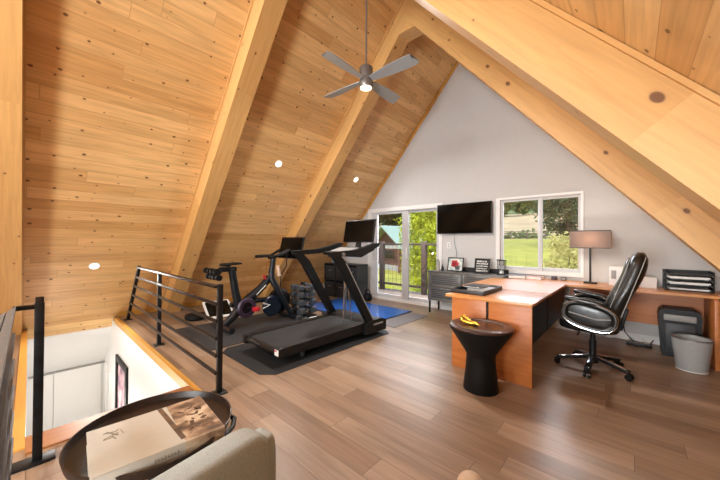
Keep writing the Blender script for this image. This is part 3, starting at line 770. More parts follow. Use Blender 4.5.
hg = thing('hourglass', 'dark framed hourglass at the right end of the sideboard', 'hourglass', (-1.60, 5.24, ST))
hx, hy = -1.60, 5.24
for z_ in (ST, ST+.235): MB().bb(hx-.065, hx+.065, hy-.05, hy+.05, z_, z_+.018, .003).build('plate', 'black', hg)
for sx in (-1, 1):
    for sy in (-1, 1): MB().cyl((hx+sx*.054, hy+sy*.04, ST+.015), (hx+sx*.054, hy+sy*.04, ST+.24), .006, seg=10).build('post', 'black', hg)
MB().lathe((hx, hy, ST+.018), [(.0, 0), (.036, .002), (.042, .03), (.036, .065), (.012, .098), (.006, .108), (.012, .118), (.036, .15), (.042, .185), (.036, .215), (0, .217)], 24).build('bulb', 'clearglass', hg)
MB().lathe((hx, hy, ST+.02), [(0, 0), (.032, .002), (.036, .02), (.02, .045), (0, .055)], 20).build('sand', 'paper', hg)
o = thing('candle', 'small pale grey candle jar at the left end of the sideboard', 'candle', (-2.72, 5.2, ST))
MB().lathe((-2.72, 5.2, ST), [(0, 0), (.03, 0), (.03, .17), (.022, .18), (0, .18)], 20).build('jar', 'grey_pl', o)
MB().lathe((-2.72, 5.2, ST+.18), [(0, 0), (.018, 0), (.018, .03), (0, .03)], 16).build('cap', 'nickel', o)
o = thing('bottle', 'short dark bottle beside the pale candle jar', 'bottle', (-2.63, 5.2, ST))
MB().lathe((-2.63, 5.2, ST), [(0, 0), (.025, 0), (.026, .06), (.012, .08), (.011, .10), (0, .10)], 18).build('body', 'black', o)
MB().lathe((-2.63, 5.2, ST+.10), [(0, 0), (.013, 0), (.013, .018), (0, .018)], 14).build('cap', 'steelgrey', o)

# ------------------------------------------------------------------ desks
DT = .755
ds = thing('desk', 'orange cherry desk end with two panels facing the room', 'desk', (-1.05, 3.4, 0))
MB().bb(-1.50, -.665, 3.03, 3.795, DT-.028, DT, .003).build('top', 'desktop', ds)
MB().bb(-1.43, -1.075, 3.045, 3.068, .0, DT-.028, .002).build('end_panel', 'orange_wood', ds)
MB().bb(-1.05, -.67, 3.045, 3.068, .0, DT-.028, .002).build('end_panel', 'orange_wood', ds)
MB().bb(-1.43, -.70, 3.068, 3.09, .002, DT-.03).build('backing_panel', 'black', ds)
MB().bb(-1.07, -1.055, 3.05, 3.068, .5, .52, .003).build('catch', 'chrome', ds)
MB().bb(-1.43, -1.39, 3.74, 3.78, 0, DT-.028).build('leg', 'black', ds)
MB().bb(-.705, -.69, 3.09, 3.79, .36, DT-.028).build('modesty_panel', 'black', ds)

dl = thing('desk', 'L-shaped cherry desk running along the window wall', 'desk', (-.5, 5.0, 0))
MB().prism([(-1.66, 3.825), (-.665, 3.825), (-.665, 4.90), (1.02, 4.90), (1.02, 5.495), (-1.38, 5.495), (-1.38, 5.04), (-1.66, 5.04)], DT-.028, DT, 'Z').build('top', 'desktop', dl)
for x_, y_ in ((-1.58, 3.86), (-1.58, 4.98)): MB().bb(x_, x_+.04, y_, y_+.04, 0, DT-.028).build('leg', 'black', dl)
MB().bb(-.705, -.69, 3.82, 4.90, .36, DT-.028).build('modesty_panel', 'black', dl)
MB().bb(-.69, .63, 5.42, 5.44, .27, DT-.028).build('back_panel', 'orange_wood', dl)
MB().bb(.63, .665, 4.78, 5.48, 0, DT-.028, .002).build('end_panel', 'orange_wood', dl)
MB().bb(.69, 1.02, 4.93, 4.95, 0, DT-.028, .002).build('front_panel', 'orange_wood', dl)

MB().bb(-1.64, -.68, 3.797, 3.824, DT-.05, DT-.008).build('seam_shade', 'softblack', dl)  # black strip stands in for the shade inside the desk seam
# things on the desk
def book(name, label, cat, c, s, rz, cover, page='paper'):
    t = thing(name, label, cat, (c[0], c[1], c[2]))
    MB().box((c[0], c[1], c[2]+s[2]/2), (s[0]-.012, s[1]-.012, s[2]-.006), 0, (0, 0, rz)).build('pages', page, t)
    MB().box((c[0], c[1], c[2]+.0015), (s[0], s[1], .003), .001, (0, 0, rz)).box((c[0], c[1], c[2]+s[2]-.0015), (s[0], s[1], .003), .001, (0, 0, rz)).build('cover', cover, t)
    return t
pd = thing('desk_tray', 'flat black document tray with silver papers on the desk end', 'tray', (-1.32, 3.47, DT))
MB().bb(-1.50, -1.14, 3.16, 3.76, DT, DT+.012, .003).build('base', 'black', pd)
t_ = MB()
for a in ((-1.50, -1.485, 3.16, 3.76), (-1.155, -1.14, 3.16, 3.76), (-1.485, -1.155, 3.16, 3.175), (-1.485, -1.155, 3.745, 3.76)): t_.bb(a[0], a[1], a[2], a[3], DT+.012, DT+.045, .002)
t_.build('rim', 'steeldark', pd)
book('magazine', 'silver and black magazine lying inside the document tray', 'magazine', (-1.29, 3.50, DT+.0125), (.24, .34, .02), R(8), 'grey_pl')
book('notebook', 'dark notebook across the far half of the document tray', 'notebook', (-1.37, 3.56, DT+.034), (.20, .26, .014), R(-4), 'steeldark')
book('folder', 'dark folder lying flat on the desk below the window', 'folder', (-1.36, 5.22, DT), (.24, .18, .05), R(12), 'steeldark')
book('notepad', 'pinkish paper pad beside the dark folder below the window', 'notepad', (-1.12, 5.28, DT), (.22, .18, .042), R(-6), 'pink')
for x, lab in ((-.885, 'left of two small dark desk clocks under the window'), (-.765, 'right of two small dark desk clocks under the window')):
    t = thing('desk_clock', lab, 'clock', (x, 5.38, DT), 0, 'desk clocks')
    MB().bb(x-.035, x+.035, 5.36, 5.40, DT, DT+.05, .006).build('case', 'black', t)
    MB().bb(x-.027, x+.027, 5.3575, 5.3605, DT+.01, DT+.042).build('face', 'grey_pl' if x > -.8 else 'purple', t)

lx, ly = -.435, 5.25
lp = thing('table_lamp', 'table lamp with a wide grey rectangular shade on the desk', 'lamp', (lx, ly, DT))
MB().bb(lx-.075, lx+.075, ly-.05, ly+.05, DT, DT+.02, .004).build('base', 'blackmetal', lp)
MB().bar((lx, ly, DT+.02), (lx, ly, 1.27), .024, .024, .003, up=(0, 1, 0)).build('stem', 'blackmetal', lp)
shd = MB()
sw, sd, t_ = .225, .09, .004
for a in ((lx-sw, lx+sw, ly-sd, ly-sd+t_), (lx-sw, lx+sw, ly+sd-t_, ly+sd), (lx-sw, lx-sw+t_, ly-sd+t_, ly+sd-t_), (lx+sw-t_, lx+sw, ly-sd+t_, ly+sd-t_)): shd.bb(a[0], a[1], a[2], a[3], 1.245, 1.488)
so = shd.build('lamp_shade', 'shade', lp)
MB().bb(lx-sw-.002, lx+sw+.002, ly-sd-.002, ly-sd+.001, 1.478, 1.490).bb(lx-sw-.002, lx+sw+.002, ly-sd-.002, ly-sd+.001, 1.243, 1.253).build('shade_trim', 'steeldark', so)
MB().cyl((lx, ly, 1.27), (lx, ly, 1.30), .018).bar((lx-sw, ly, 1.27), (lx+sw, ly, 1.27), .006, .006).build('socket', 'blackmetal', lp)

pr = thing('printer', 'small white printer on the desk behind the office chair', 'printer', (-.10, 5.3, DT))
MB().bb(-.235, .05, 5.2, 5.44, DT, DT+.245, .012).build('body', 'white_pl', pr)
MB().bb(-.12, .02, 5.185, 5.201, DT+.05, DT+.13, .004).build('output_slot', 'black', pr)
MB().bb(-.13, .03, 5.13, 5.2, DT+.03, DT+.045, .004).build('paper_tray', 'grey_pl', pr)
MB().bb(-.21, -.16, 5.194, 5.202, DT+.09, DT+.20, .003).build('control_panel', 'grey_pl', pr)
wb = thing('tissue_box', 'white box on the desk between the chair back and letter trays', 'box', (.14, 5.3, DT))
MB().bb(.06, .225, 5.22, 5.37, DT, DT+.135, .005).build('box', 'white_pl', wb)
MB().bar((.11, 5.30, DT+.13), (.12, 5.31, DT+.21), .025, .012, .003, up=(0, 1, 0)).build('dark_stub', 'grey_pl', wb)
lt = thing('letter_trays', 'stack of black letter trays holding white paper on the desk', 'letter tray', (.48, 5.3, DT))
for k in range(4):
    z = DT+.004+k*.064
    b_ = MB().bb(.29, .68, 5.16, 5.45, z, z+.006).bb(.29, .296, 5.16, 5.45, z, z+.04).bb(.674, .68, 5.16, 5.45, z, z+.04).bb(.29, .68, 5.444, 5.45, z, z+.04)
    b_.bb(.29, .33, 5.15, 5.165, z, z+.022, .003).bb(.64, .68, 5.15, 5.165, z, z+.022, .003).bb(.33, .64, 5.156, 5.163, z, z+.012)
    tr = b_.build('tray', 'black', lt)
    if k < 3:
        pp = .03 if k else .02
        MB().bb(.315, .655, 5.18, 5.42, z+.007, z+.007+pp).build('paper_stack', 'paper', tr)
for x in (.287, .683):
    for y in (5.2, 5.42): MB().bar((x, y, DT), (x, y, DT+.235), .01, .01, up=(0, 1, 0)).build('riser', 'black', lt)

# ------------------------------------------------------------------ office chair (local: faces -X)
ch = thing('office_chair', 'black leather executive office chair with chrome trimmed arms at the desk', 'office chair', (-.31, 3.98, 0))
cx, cy = -.31, 3.98
hub = MB().cyl((cx, cy, .07), (cx, cy, .14), .05, .04).build('hub', 'black', ch)
for k in range(5):
    a = R(-22 + 72*k)
    e = Vector((cx+.31*math.cos(a), cy+.31*math.sin(a), .075)); s0 = Vector((cx+.03*math.cos(a), cy+.03*math.sin(a), .125))
    lg = MB().bar(s0, e, .05, .032, .006).build('base_leg', 'black', ch)
    MB().bar(s0.lerp(e, .08)+Vector((0, 0, .017)), s0.lerp(e, .93)+Vector((0, 0, .017)), .04, .006, .002).build('chrome_cap', 'chrome', lg)
    cs_ = MB().cyl((e.x-.012*math.sin(a)-.006, e.y+.012*math.cos(a), .029), (e.x-.03*math.sin(a), e.y+.03*math.cos(a), .029), .029).cyl((e.x+.012*math.sin(a), e.y-.012*math.cos(a), .029), (e.x+.03*math.sin(a), e.y-.03*math.cos(a), .029), .029).cyl((e.x, e.y, .03), (e.x, e.y, .07), .01).build('caster', 'black', ch)
MB().cyl((cx, cy, .13), (cx, cy, .30), .032).cyl((cx, cy, .28), (cx, cy, .40), .022).build('gas_lift', 'black', ch)
MB().bb(cx-.16, cx+.12, cy-.10, cy+.10, .385, .425, .012).build('tilt_mechanism', 'black', ch)
MB().cyl((cx-.1, cy-.1, .40), (cx-.1, cy-.27, .39), .008).build('lever', 'black', ch)
MB().sup((cx-.03, cy, .475), (.50, .52, .12), .45).build('seat', 'leather', ch)
MB().sup((cx-.04, cy, .525), (.43, .42, .08), .55).build('seat_pad', 'leather', ch)
# backrest: leaning slab, thick padding
def back(par):
    tl = R(17)
    def P3(u, v, w): # u across (Y), v up the back, w depth to the front (-X)
        return Vector((cx+.15 + v*math.sin(tl) - w*math.cos(tl), cy+u, .50 + v*math.cos(tl) + w*math.sin(tl)*.4))
    def slab(hw, v0, v1, w0, w1, rows=14):
        m_ = MB(); segs = 20; rings = []
        for i in range(rows+1):
            f = i/rows; v = v0+(v1-v0)*f
            e = math.sqrt(max(0, 1-(2*f-1)**6)); e = max(e, .15)
            hwi = hw*(.86+.14*math.sin(PI*min(1, f*1.25))) * (.35+.65*e); wm = (w0+w1)/2 + .03*math.sin(PI*2*f)*.6; wd = (w1-w0)/2*(.3+.7*e)
            ring = []
            for k in range(segs):
                t = 2*PI*k/segs; c_, s_ = math.cos(t), math.sin(t)
                ring.append(m_.bm.verts.new(P3(math.copysign(abs(c_)**.5, c_)*hwi, v, wm + math.copysign(abs(s_)**.7, s_)*wd)))
            rings.append(ring)
        for A_, B_ in zip(rings, rings[1:]):
            for k in range(segs): m_.bm.faces.new((A_[k], A_[(k+1) % segs], B_[(k+1) % segs], B_[k]))
        m_.bm.faces.new(rings[0][::-1]); m_.bm.faces.new(rings[-1])
        return m_
    slab(.27, -.02, .755, -.075, .075).build('backrest', 'leather', par, smooth=60)
    slab(.225, .04, .69, .02, .098).build('back_cushion', 'leather', par, smooth=60)
    for w_ in (.058, -.045):
        pts = []
        for i in range(40):
            t = 2*PI*i/40; c_, s_ = math.cos(t), math.sin(t)
            pts.append(P3(math.copysign(abs(c_)**.45, c_)*(.268 if w_ < 0 else .25), .36+math.copysign(abs(s_)**.5, s_)*.365, w_))
        MB().tube(pts, .004, 6, True).build('piping', 'stitch', par)
back(ch)
MB().bar((cx+.05, cy, .41), (cx+.22, cy, .46), .1, .03, .006).bar((cx+.22, cy, .45), (cx+.27, cy, .66), .1, .03, .006, up=(1, 0, 0)).build('back_bracket', 'black', ch)
for s in (-1, 1):
    ya = cy+s*.30
    def ring(sx, sz, c0, rot, n=36):
        out = []
        for i in range(n):
            t = 2*PI*i/n; c_, s_ = math.cos(t), math.sin(t)
            x = math.copysign(abs(c_)**.8, c_)*sx; z = math.copysign(abs(s_)**.8, s_)*sz
            out.append(Vector((c0[0]+x*math.cos(rot)+z*math.sin(rot), ya, c0[1]-x*math.sin(rot)+z*math.cos(rot))))
        return out
    c0 = (cx-.005, .60); rt = R(12)
    pts = ring(.205, .115, c0, rt)
    am = MB(); n_ = len(pts)
    am.tube(pts, .034, 12, True)
    am = am.build('armrest', 'leather', ch, smooth=60)
    MB().tube([p+Vector((0, s*.031, 0)) for p in ring(.218, .128, c0, rt)], .0055, 8, True).build('chrome_trim', 'chrome', am)
    MB().tube([p+Vector((0, -s*.031, 0)) for p in ring(.218, .128, c0, rt)], .006, 8, True).build('chrome_trim', 'chrome', am)
    MB().sup((cx-.005, ya, .60), (.39, .035, .20), .8, (0, rt, 0)).build('side_pad', 'leather', am)
    MB().tube([(cx-.17, ya+s*.02, .62), (cx-.07, ya+s*.02, .60), (cx+.05, ya+s*.02, .575), (cx+.16, ya+s*.02, .59)], .005, 6).build('piping', 'stitch', am)
    MB().sup((cx-.04, ya, .735), (.33, .075, .05), .6, (0, R(8), 0)).build('arm_pad', 'leather', am)

# ------------------------------------------------------------------ pedestal side table with gold ornament
sx_, sy_ = -1.01, 2.735
stt = thing('side_table', 'round black pedestal side table with a dark bronze top beside the desk', 'side table', (sx_, sy_, 0))
MB().lathe((sx_, sy_, 0), [(0, .0), (.148, .0), (.150, .01), (.128, .20), (.122, .30), (.135, .335), (.265, .535), (.27, .55), (.262, .552), (0, .548)], 48).build('pedestal', 'softblack', stt)
MB().lathe((sx_, sy_, .549), [(0, 0), (.262, 0), (.268, .004), (.268, .016), (.262, .02), (.205, .02), (.2, .014), (0, .014)], 48).build('top', 'tabletop', stt)
MB().lathe((sx_, sy_, .563), [(.196, .0), (.203, .0), (.203, .007), (.196, .007), (.196, 0)], 48).build('inlay_ring', 'nickel', stt)
gx, gy, gz = -1.11, 2.70, .563
g = thing('gold_ornament', 'gold twisted ornament lying on the round side table', 'ornament', (gx, gy, gz))
MB().sup((gx+.01, gy, gz+.02), (.15, .06, .036), .8, (0, R(4), R(10))).build('body', 'gold', g)
MB().tube([(gx-.06, gy+.01, gz+.025), (gx-.07, gy+.015, gz+.05), (gx-.045, gy+.01, gz+.068), (gx-.02, gy, gz+.055), (gx+.02, gy-.005, gz+.04)], [.014, .016, .016, .014, .01], 10).build('curl', 'gold', g)
MB().tube([(gx+.05, gy-.005, gz+.02), (gx+.085, gy-.015, gz+.025), (gx+.105, gy-.012, gz+.012)], [.018, .014, .008], 10).build('tip', 'gold', g)

# ------------------------------------------------------------------ shredder, waste bin, cables
sh = thing('paper_shredder', 'black paper shredder with a grey top under the desk return', 'shredder', (.42, 5.12, 0))
MB().prism([(.255, 0), (.225, .46), (.235, .52), (.27, .55), (.53, .55), (.565, .52), (.575, .46), (.545, .0)], 5.02, 5.30).build('bin', 'black', sh)
MB().bb(.27, .53, 5.005, 5.03, .42, .49, .008).build('head', 'grey_pl', sh)
MB().bb(.28, .52, 5.01, 5.03, .06, .39, .006).build('window', 'steeldark', sh)
MB().bb(.29, .51, 5.13, 5.145, .548, .553).build('slot', 'steeldark', sh)
wx, wy = .455, 4.66
bn = thing('waste_bin', 'grey wire mesh waste bin in front of the shredder', 'waste bin', (wx, wy, 0))
MB().lathe((wx, wy, 0), [(0, .004), (.115, .004), (.118, .01), (.152, .325), (.148, .325), (.114, .014), (0, .012)], 40).build('body', 'mesh', bn)
MB().lathe((wx, wy, .325), [(.145, -.004), (.157, -.004), (.157, .006), (.145, .006), (.145, -.004)], 40).build('rim', 'nickel', bn)
MB().lathe((wx, wy, 0), [(.0, 0), (.119, 0), (.121, .008), (0, .008)], 40).build('base', 'white_pl', bn)
o = MB().tube([(-.10, 5.46, .25), (-.08, 5.42, .12), (0, 5.36, .03), (.08, 5.3, .01), (.16, 5.34, .01), (.2, 5.45, .06)], .006, 6)
tag(o.build('cable', 'softblack'), 'black cable drooping from the desk back panel to the floor', 'cable')
ps = thing('power_strip', 'black power strip on the floor under the desk return', 'power strip', (.05, 5.25, 0))
MB().bb(-.06, .18, 5.23, 5.285, 0, .035, .005).build('body', 'black', ps)
for k in range(4): MB().bb(-.04+k*.055, -.01+k*.055, 5.243, 5.272, .034, .037).build('socket', 'steelgrey', ps)
o = MB().tube([(.2, 5.44, .02), (.12, 5.40, .012), (.1, 5.46, .05), (.0, 5.47, .10), (-.1, 5.46, .03), (-.25, 5.42, .01), (-.45, 5.46, .05)], .005, 6)
tag(o.build('cable', 'white_pl'), 'white tangled cable along the baseboard under the desk', 'cable')

# ------------------------------------------------------------------ foreground: tray table, book, armchair, ball
tx, ty_ = -1.53, .38
ft = thing('tray_table', 'round dark tray table in the foreground holding a large book', 'side table', (tx, ty_, 0))
MB().lathe((tx, ty_, 0), [(0, .462), (.27, .462), (.292, .47), (.30, .505), (.294, .506), (.286, .478), (.266, .474), (0, .474)], 56).build('tray', 'tray', ft)
MB().cyl((tx, ty_, .02), (tx, ty_, .462), .03).build('stem', 'blackmetal', ft)
MB().lathe((tx, ty_, 0), [(0, 0), (.19, 0), (.19, .012), (.05, .025), (0, .025)], 40).build('foot', 'blackmetal', ft)
ha = R(48)
hp = [(tx+math.cos(ha+d_)*r_, ty_+math.sin(ha+d_)*r_, z) for d_, r_, z in ((-.25, .295, .485), (-.2, .312, .48), (0, .318, .478), (.2, .312, .48), (.25, .295, .485))]
MB().tube(hp, .011, 8).build('handle', 'blackmetal', ft)
bc = Vector((-1.446, .360, .4745)); brz = R(-4)
bkk = thing('coffee_table_book', 'large cream book with a sepia landscape cover in the tray', 'book', bc)
def inb(x, y, z): return bc + Matrix.Rotation(brz, 3, 'Z') @ Vector((x, y, z))
BWd, BLn, BTh = .335, .42, .056
MB().box(inb(-.004, 0, BTh/2), (BWd-.014, BLn-.014, BTh-.008), 0, (0, 0, brz)).build('pages', 'paper', bkk)
cv = MB().box(inb(0, 0, .002), (BWd, BLn, .004), .001, (0, 0, brz)).box(inb(0, 0, BTh-.002), (BWd, BLn, .004), .001, (0, 0, brz)).box(inb(BWd/2-.003, 0, BTh/2), (.006, BLn, BTh), .002, (0, 0, brz)).build('cover', 'cream', bkk)
mark(MB().box(inb(0, .137, BTh+.0004), (BWd-.002, .143, .0012), 0, (0, 0, brz)).box(inb(BWd/2+.0004, .137, BTh/2), (.0012, .143, BTh-.002), 0, (0, 0, brz)).build('cover_picture', 'sepia', cv), 'sepia landscape printed on the cover')
k = MB(); rnd = random.Random(5)
k.box(inb(-.01, .052, BTh+.0006), (BWd-.03, .018, .0012), 0, (0, 0, brz+R(5)))
for i in range(26):
    k.box(inb(rnd.uniform(-.09, .11), rnd.uniform(.10, .19), BTh+.0012), (rnd.uniform(.008, .03), rnd.uniform(.006, .02), .0008), 0, (0, 0, rnd.uniform(0, 3)))
k.build('cover_tree', 'sepia_dark', cv)
k = MB()
for (x, y, w, h, a) in ((-.085, -.135, .06, .006, .5), (-.07, -.14, .05, .005, 1.9), (-.1, -.145, .035, .005, 1.2), (-.05, -.132, .03, .004, .2), (-.055, -.15, .03, .004, 1.6), (-.1, -.12, .02, .004, 2.4), (-.08, -.105, .04, .002, .1)):
    k.box(inb(x, y, BTh+.0004), (w, h, .001), 0, (0, 0, a))
k2 = MB()
for i, (w_, h_) in enumerate(((.009, .016), (.005, .012), (.008, .01), (.004, .016), (.009, .011), (.006, .013), (.008, .01), (.004, .015))):
    k2.box(inb(BWd/2+.0004, -.03+i*.0105, BTh/2-(.016-h_)/2), (.001, w_, .0025), 0, (0, 0, brz)).box(inb(BWd/2+.0004, -.033+i*.0105, BTh/2), (.001, .0022, h_), 0, (0, 0, brz))
mark(k.build('title', 'titlegrey', cv), 'faint script title')
k2.build('spine_title', 'titlegrey', cv)

ac = thing('armchair', 'grey upholstered armchair arm at the bottom edge of the photo', 'armchair', (-.65, .3, 0))
for x, sg in ((-.995, 1), (-.40, -1)):
    a_ = MB().sup((x, .32, .42), (.125, .58, .40), .25, (0, 0, R(10*sg)), e2=.35).build('arm', 'upholstery', ac, smooth=60)
    MB().sup((x-.048*sg, .605, .40), (.105, .05, .36), .3, (0, 0, R(10*sg)), e2=.35).build('arm_front', 'upholstery', a_, smooth=60)
MB().bb(-1.0, -.4, .04, .54, .12, .32, .04).build('base', 'upholstery', ac)
MB().sup((-.70, .34, .35), (.48, .50, .15), .3).build('seat', 'upholstery', ac, smooth=60)
MB().sup((-.70, .07, .42), (.62, .12, .42), .3, e2=.4).build('backrest', 'upholstery', ac, smooth=60)
for x in (-.97, -.43):
    for y in (.08, .54): MB().cyl((x, y, 0), (x, y, .14), .014, .02).build('leg', 'blackmetal', ac)
o = MB().ell((-.605, 1.51, .07), (.14, .14, .14), 24)
tag(o.build('ball', 'tan'), 'small tan ball on the floor at the bottom edge of the photo', 'ball')

# ------------------------------------------------------------------ outside
def gz(y):
    pts = ((5.6, -1.9), (12, -1.6), (22, -.85), (38, .8), (51, 2.0), (56, 2.2), (115, 11.3), (135, 13.5), (170, 34))
    for (a, za), (b, zb) in zip(pts, pts[1:]):
        if y <= b: return za+(zb-za)*(max(y, a)-a)/(b-a)
    return pts[-1][1]
def ground(name, y0, y1, m, x0=-95, x1=60, dz=0):
    w = MB(); ny = 18; nx = 24; rows = []
    rnd = random.Random(2)
    for j in range(ny+1):
        y = y0+(y1-y0)*j/ny
        rows.append([w.bm.verts.new((x0+(x1-x0)*i/nx, y, gz(y)+dz+rnd.uniform(-.06, .06)*(0 < j < ny))) for i in range(nx+1)])
    for j in range(ny):
        for i in range(nx): w.bm.faces.new((rows[j][i], rows[j][i+1], rows[j+1][i+1], rows[j+1][i]))
    return struct(w.build(name, m))
ground('lawn', 5.7, 52, 'grass'); ground('field', 52, 135, 'field'); ground('hills', 135, 170, 'forest', x0=-170, x1=90)
struct(MB().bb(-6.6, -2.0, 5.67, 7.25, -.16, -.06).build('deck', 'deck'))
dr = thing('deck_railing', 'dark brown deck railing with wire mesh outside the sliding door', 'railing', (-4.3, 7.0, -.06))
for x in (-5.47, -4.07, -2.5): MB().bb(x-.06, x+.06, 6.95, 7.07, -.06, 1.34, .006).build('post', 'railbrown', dr)
MB().bb(-6.6, -2.4, 6.96, 7.06, 1.24, 1.29, .004).build('top_rail', 'railbrown', dr)
MB().bb(-6.6, -2.4, 6.98, 7.04, .10, .16, .004).build('bottom_rail', 'railbrown', dr)
ms = MB()
x = -6.5
while x < -2.45:
    ms.bar((x, 7.01, .16), (x, 7.01, 1.24), .005, .005, up=(0, 1, 0)); x += .14
for k in range(7): ms.bar((-6.6, 7.01, .28+k*.14), (-2.4, 7.01, .28+k*.14), .005, .005)
ms.build('wire_mesh', 'railbrown', dr)
# cabin with a green roof: gable turned to the house
hb = thing('cabin', 'red brown cabin with a pale green metal roof beyond the deck', 'cabin', (-15.3, 20.5, -1.0), R(-20))
def hl(m): return m
W2, LN, WH, RH = 2.6, 6.5, 1.75, 1.9
MB().bb(-W2, W2, 0, LN, .45, WH+.3).prism([(-W2, WH+.3), (W2, WH+.3), (0, WH+RH)], .05, LN, 'Y').build('walls', 'housewall', hb, local=True)
MB().bb(-W2-.05, W2+.05, -.05, LN, -.6, .45).build('foundation', 'concrete', hb, local=True)
for s in (-1, 1):
    MB().prism([(0, WH+RH+.12), (s*(W2+.7), WH+.12-.2), (s*(W2+.7), WH-.0-.2), (0, WH+RH)], -.8, LN+.5, 'Y').build('roof', 'roofgreen', hb, local=True)
MB().bb(-W2-.3, W2+.3, -.75, -.55, WH+.1, WH+.35).build('porch_beam', 'concrete', hb, local=True)
for x in (-W2+.1, W2-.1): MB().bb(x-.1, x+.1, -.75, -.55, 0, WH+.1).build('porch_post', 'housewall', hb, local=True)
wn = MB().bb(-.9, .9, -.03, .04, .95, 1.75).build('window', 'housewall', hb, local=True); 
MB().bb(-.8, .8, -.05, -.03, 1.02, 1.68).build('pane', 'screen', wn, local=True)
MB().bb(.35, .6, 1.6, 1.9, WH+RH-.3, WH+RH+.7).build('chimney', 'concrete', hb, local=True)

def tree(name, label, cat, base, h, crown, n, ls, m, trunk=.12, group=None, seed=1, low=.25):
    """crown: (rx, ry, rz) radius of the leafy mass, made of many clumps of leaves"""
    rnd = random.Random(seed)
    t = thing(name, label, cat, base, 0, group)
    B = Vector(base)
    cz = h-crown[2]
    if trunk:
        tk = MB().tube([B-Vector((0, 0, .3)), B+Vector((0, 0, h*.4)), B+Vector((.1*crown[0], 0, cz+crown[2]*.5))], [trunk, trunk*.8, trunk*.3], 8)
        for k in range(6):
            a = rnd.uniform(0, 2*PI); tk.tube([B+Vector((0, 0, h*.35+k*.06*h)), B+Vector((math.cos(a)*crown[0]*.6, math.sin(a)*crown[1]*.6, cz+rnd.uniform(-.2, .5)*crown[2]))], [trunk*.4, trunk*.12], 6)
        tk.build('trunk', 'bark', t)
    lf = MB(); bm = lf.bm
    cl = []
    for i in range(int(max(14, n/70))):
        while True:
            v = Vector((rnd.uniform(-1, 1), rnd.uniform(-1, 1), rnd.uniform(-1, 1)))
            if v.length < 1: break
        if v.length < .45: v = v.normalized()*rnd.uniform(.45, .95)
        cl.append(v)
    for i in range(n):
        c = rnd.choice(cl); g_ = Vector((rnd.gauss(0, .17), rnd.gauss(0, .17), rnd.gauss(0, .14)))
        v = c+g_
        p = B+Vector((v.x*crown[0], v.y*crown[1], cz+v.z*crown[2]))
        u = Vector((rnd.gauss(0, 1), rnd.gauss(0, 1), rnd.gauss(0, 1))).normalized(); w = u.orthogonal().normalized()
        w = (Matrix.Rotation(rnd.uniform(0, 6.28), 3, u) @ w)*ls*rnd.uniform(.6, 1.2); u = u*ls*.5*rnd.uniform(.7, 1.2)
        bm.faces.new([bm.verts.new(q) for q in (p-w, p-u*.7, p+w, p+u*.7)])
    lf.build('foliage', m, t, smooth=0)
    return t
TR = []
def dirpt(px_, d_):
    """compass bearing of the view and distance on the ground -> world x, y"""
    dx = (px_-360)/300.; X = d_*(.7404*dx-.6722); Y = d_*(.6722*dx+.7404)
    return X, Y
def T(name, label, cat, px_, d_, h, crown, n, ls, m, **kw):
    x, y = dirpt(px_, d_); return tree(name, label, cat, (x, y, gz(y)), h, crown, n, ls, m, **kw)
T('leafy_tree', 'bright green leafy tree just beyond the deck railing', 'tree', 430, 13.4, 6.2, (1.12, 1.1, 2.95), 13000, .11, 'leafbright', seed=11, trunk=.08)
T('shrub', 'bright low shrub under the deck outside the sliding door', 'shrub', 392, 11.5, 1.4, (.55, .55, .65), 1300, .10, 'leafbright', seed=12, trunk=0)
T('young_tree', 'pale yellow green young tree outside the office window', 'tree', 567, 9.5, 3.3, (.72, .7, 1.35), 3200, .085, 'leafpale', seed=13, trunk=.03)
T('evergreen_tree', 'big dark tree right of the field beyond the window', 'tree', 568, 34, 7.2, (3.1, 3., 2.9), 4200, .28, 'leafdark', seed=14, trunk=.25)
i = 0
for px_, d_, h_, lab in ((502, 104, 8.5, 'leftmost dark tree on the ridge beyond the field'), (523, 106, 9, 'middle dark tree on the ridge beyond the field'), (546, 104, 8, 'dark tree on the ridge right of the window mullion')):
    T('ridge_tree', lab, 'tree', px_, d_, h_, (3.1, 2.8, h_*.48), 3200, .6, 'leafmid', seed=20+i, trunk=.3, group='trees on the ridge'); i += 1
for px_, d_, h_, lab in ((362, 47, 14, 'tall dark tree behind the left of the cabin roof'), (389, 52, 16, 'tall dark tree straight behind the cabin'), (413, 46, 14, 'tall dark tree behind the cabin on the right')):
    T('forest_tree', lab, 'tree', px_, d_, h_, (2.6, 2.3, h_*.48), 4500, .55, 'leafdark', seed=30+i, trunk=.3, group='trees behind the cabin'); i += 1
fn = thing('fence', 'weathered rail fence between the lawn and dry field', 'fence', (-9, 51.5, gz(51.5)))
for k in range(15):
    x = -24+k*2.4
    MB().bb(x-.07, x+.07, 51.43, 51.57, gz(51.5)-.3, gz(51.5)+1.25).build('post', 'fencewood', fn)
for z in (.5, .85, 1.15): MB().bb(-24, 9.6, 51.38, 51.43, gz(51.5)+z, gz(51.5)+z+.1).build('rail', 'fencewood', fn)
hr = MB()
rnd = random.Random(9)
for i in range(1500):
    x = rnd.uniform(-30, -9.5) if i % 3 else rnd.uniform(-30, 4); y = 54.2+rnd.gauss(0, .5); z = gz(y)-1.0+1.3*abs(rnd.gauss(0, .7))
    u = Vector((rnd.gauss(0, 1), rnd.gauss(0, 1), rnd.gauss(0, 1))).normalized()*.4; w = u.orthogonal()*.7
    hr.bm.faces.new([hr.bm.verts.new(Vector((x, y, z))+q) for q in (-w, -u, w, u)])
tag(hr.build('hedge', 'leafmid', smooth=0), 'scrubby green hedge along the far edge of the lawn', 'hedge')

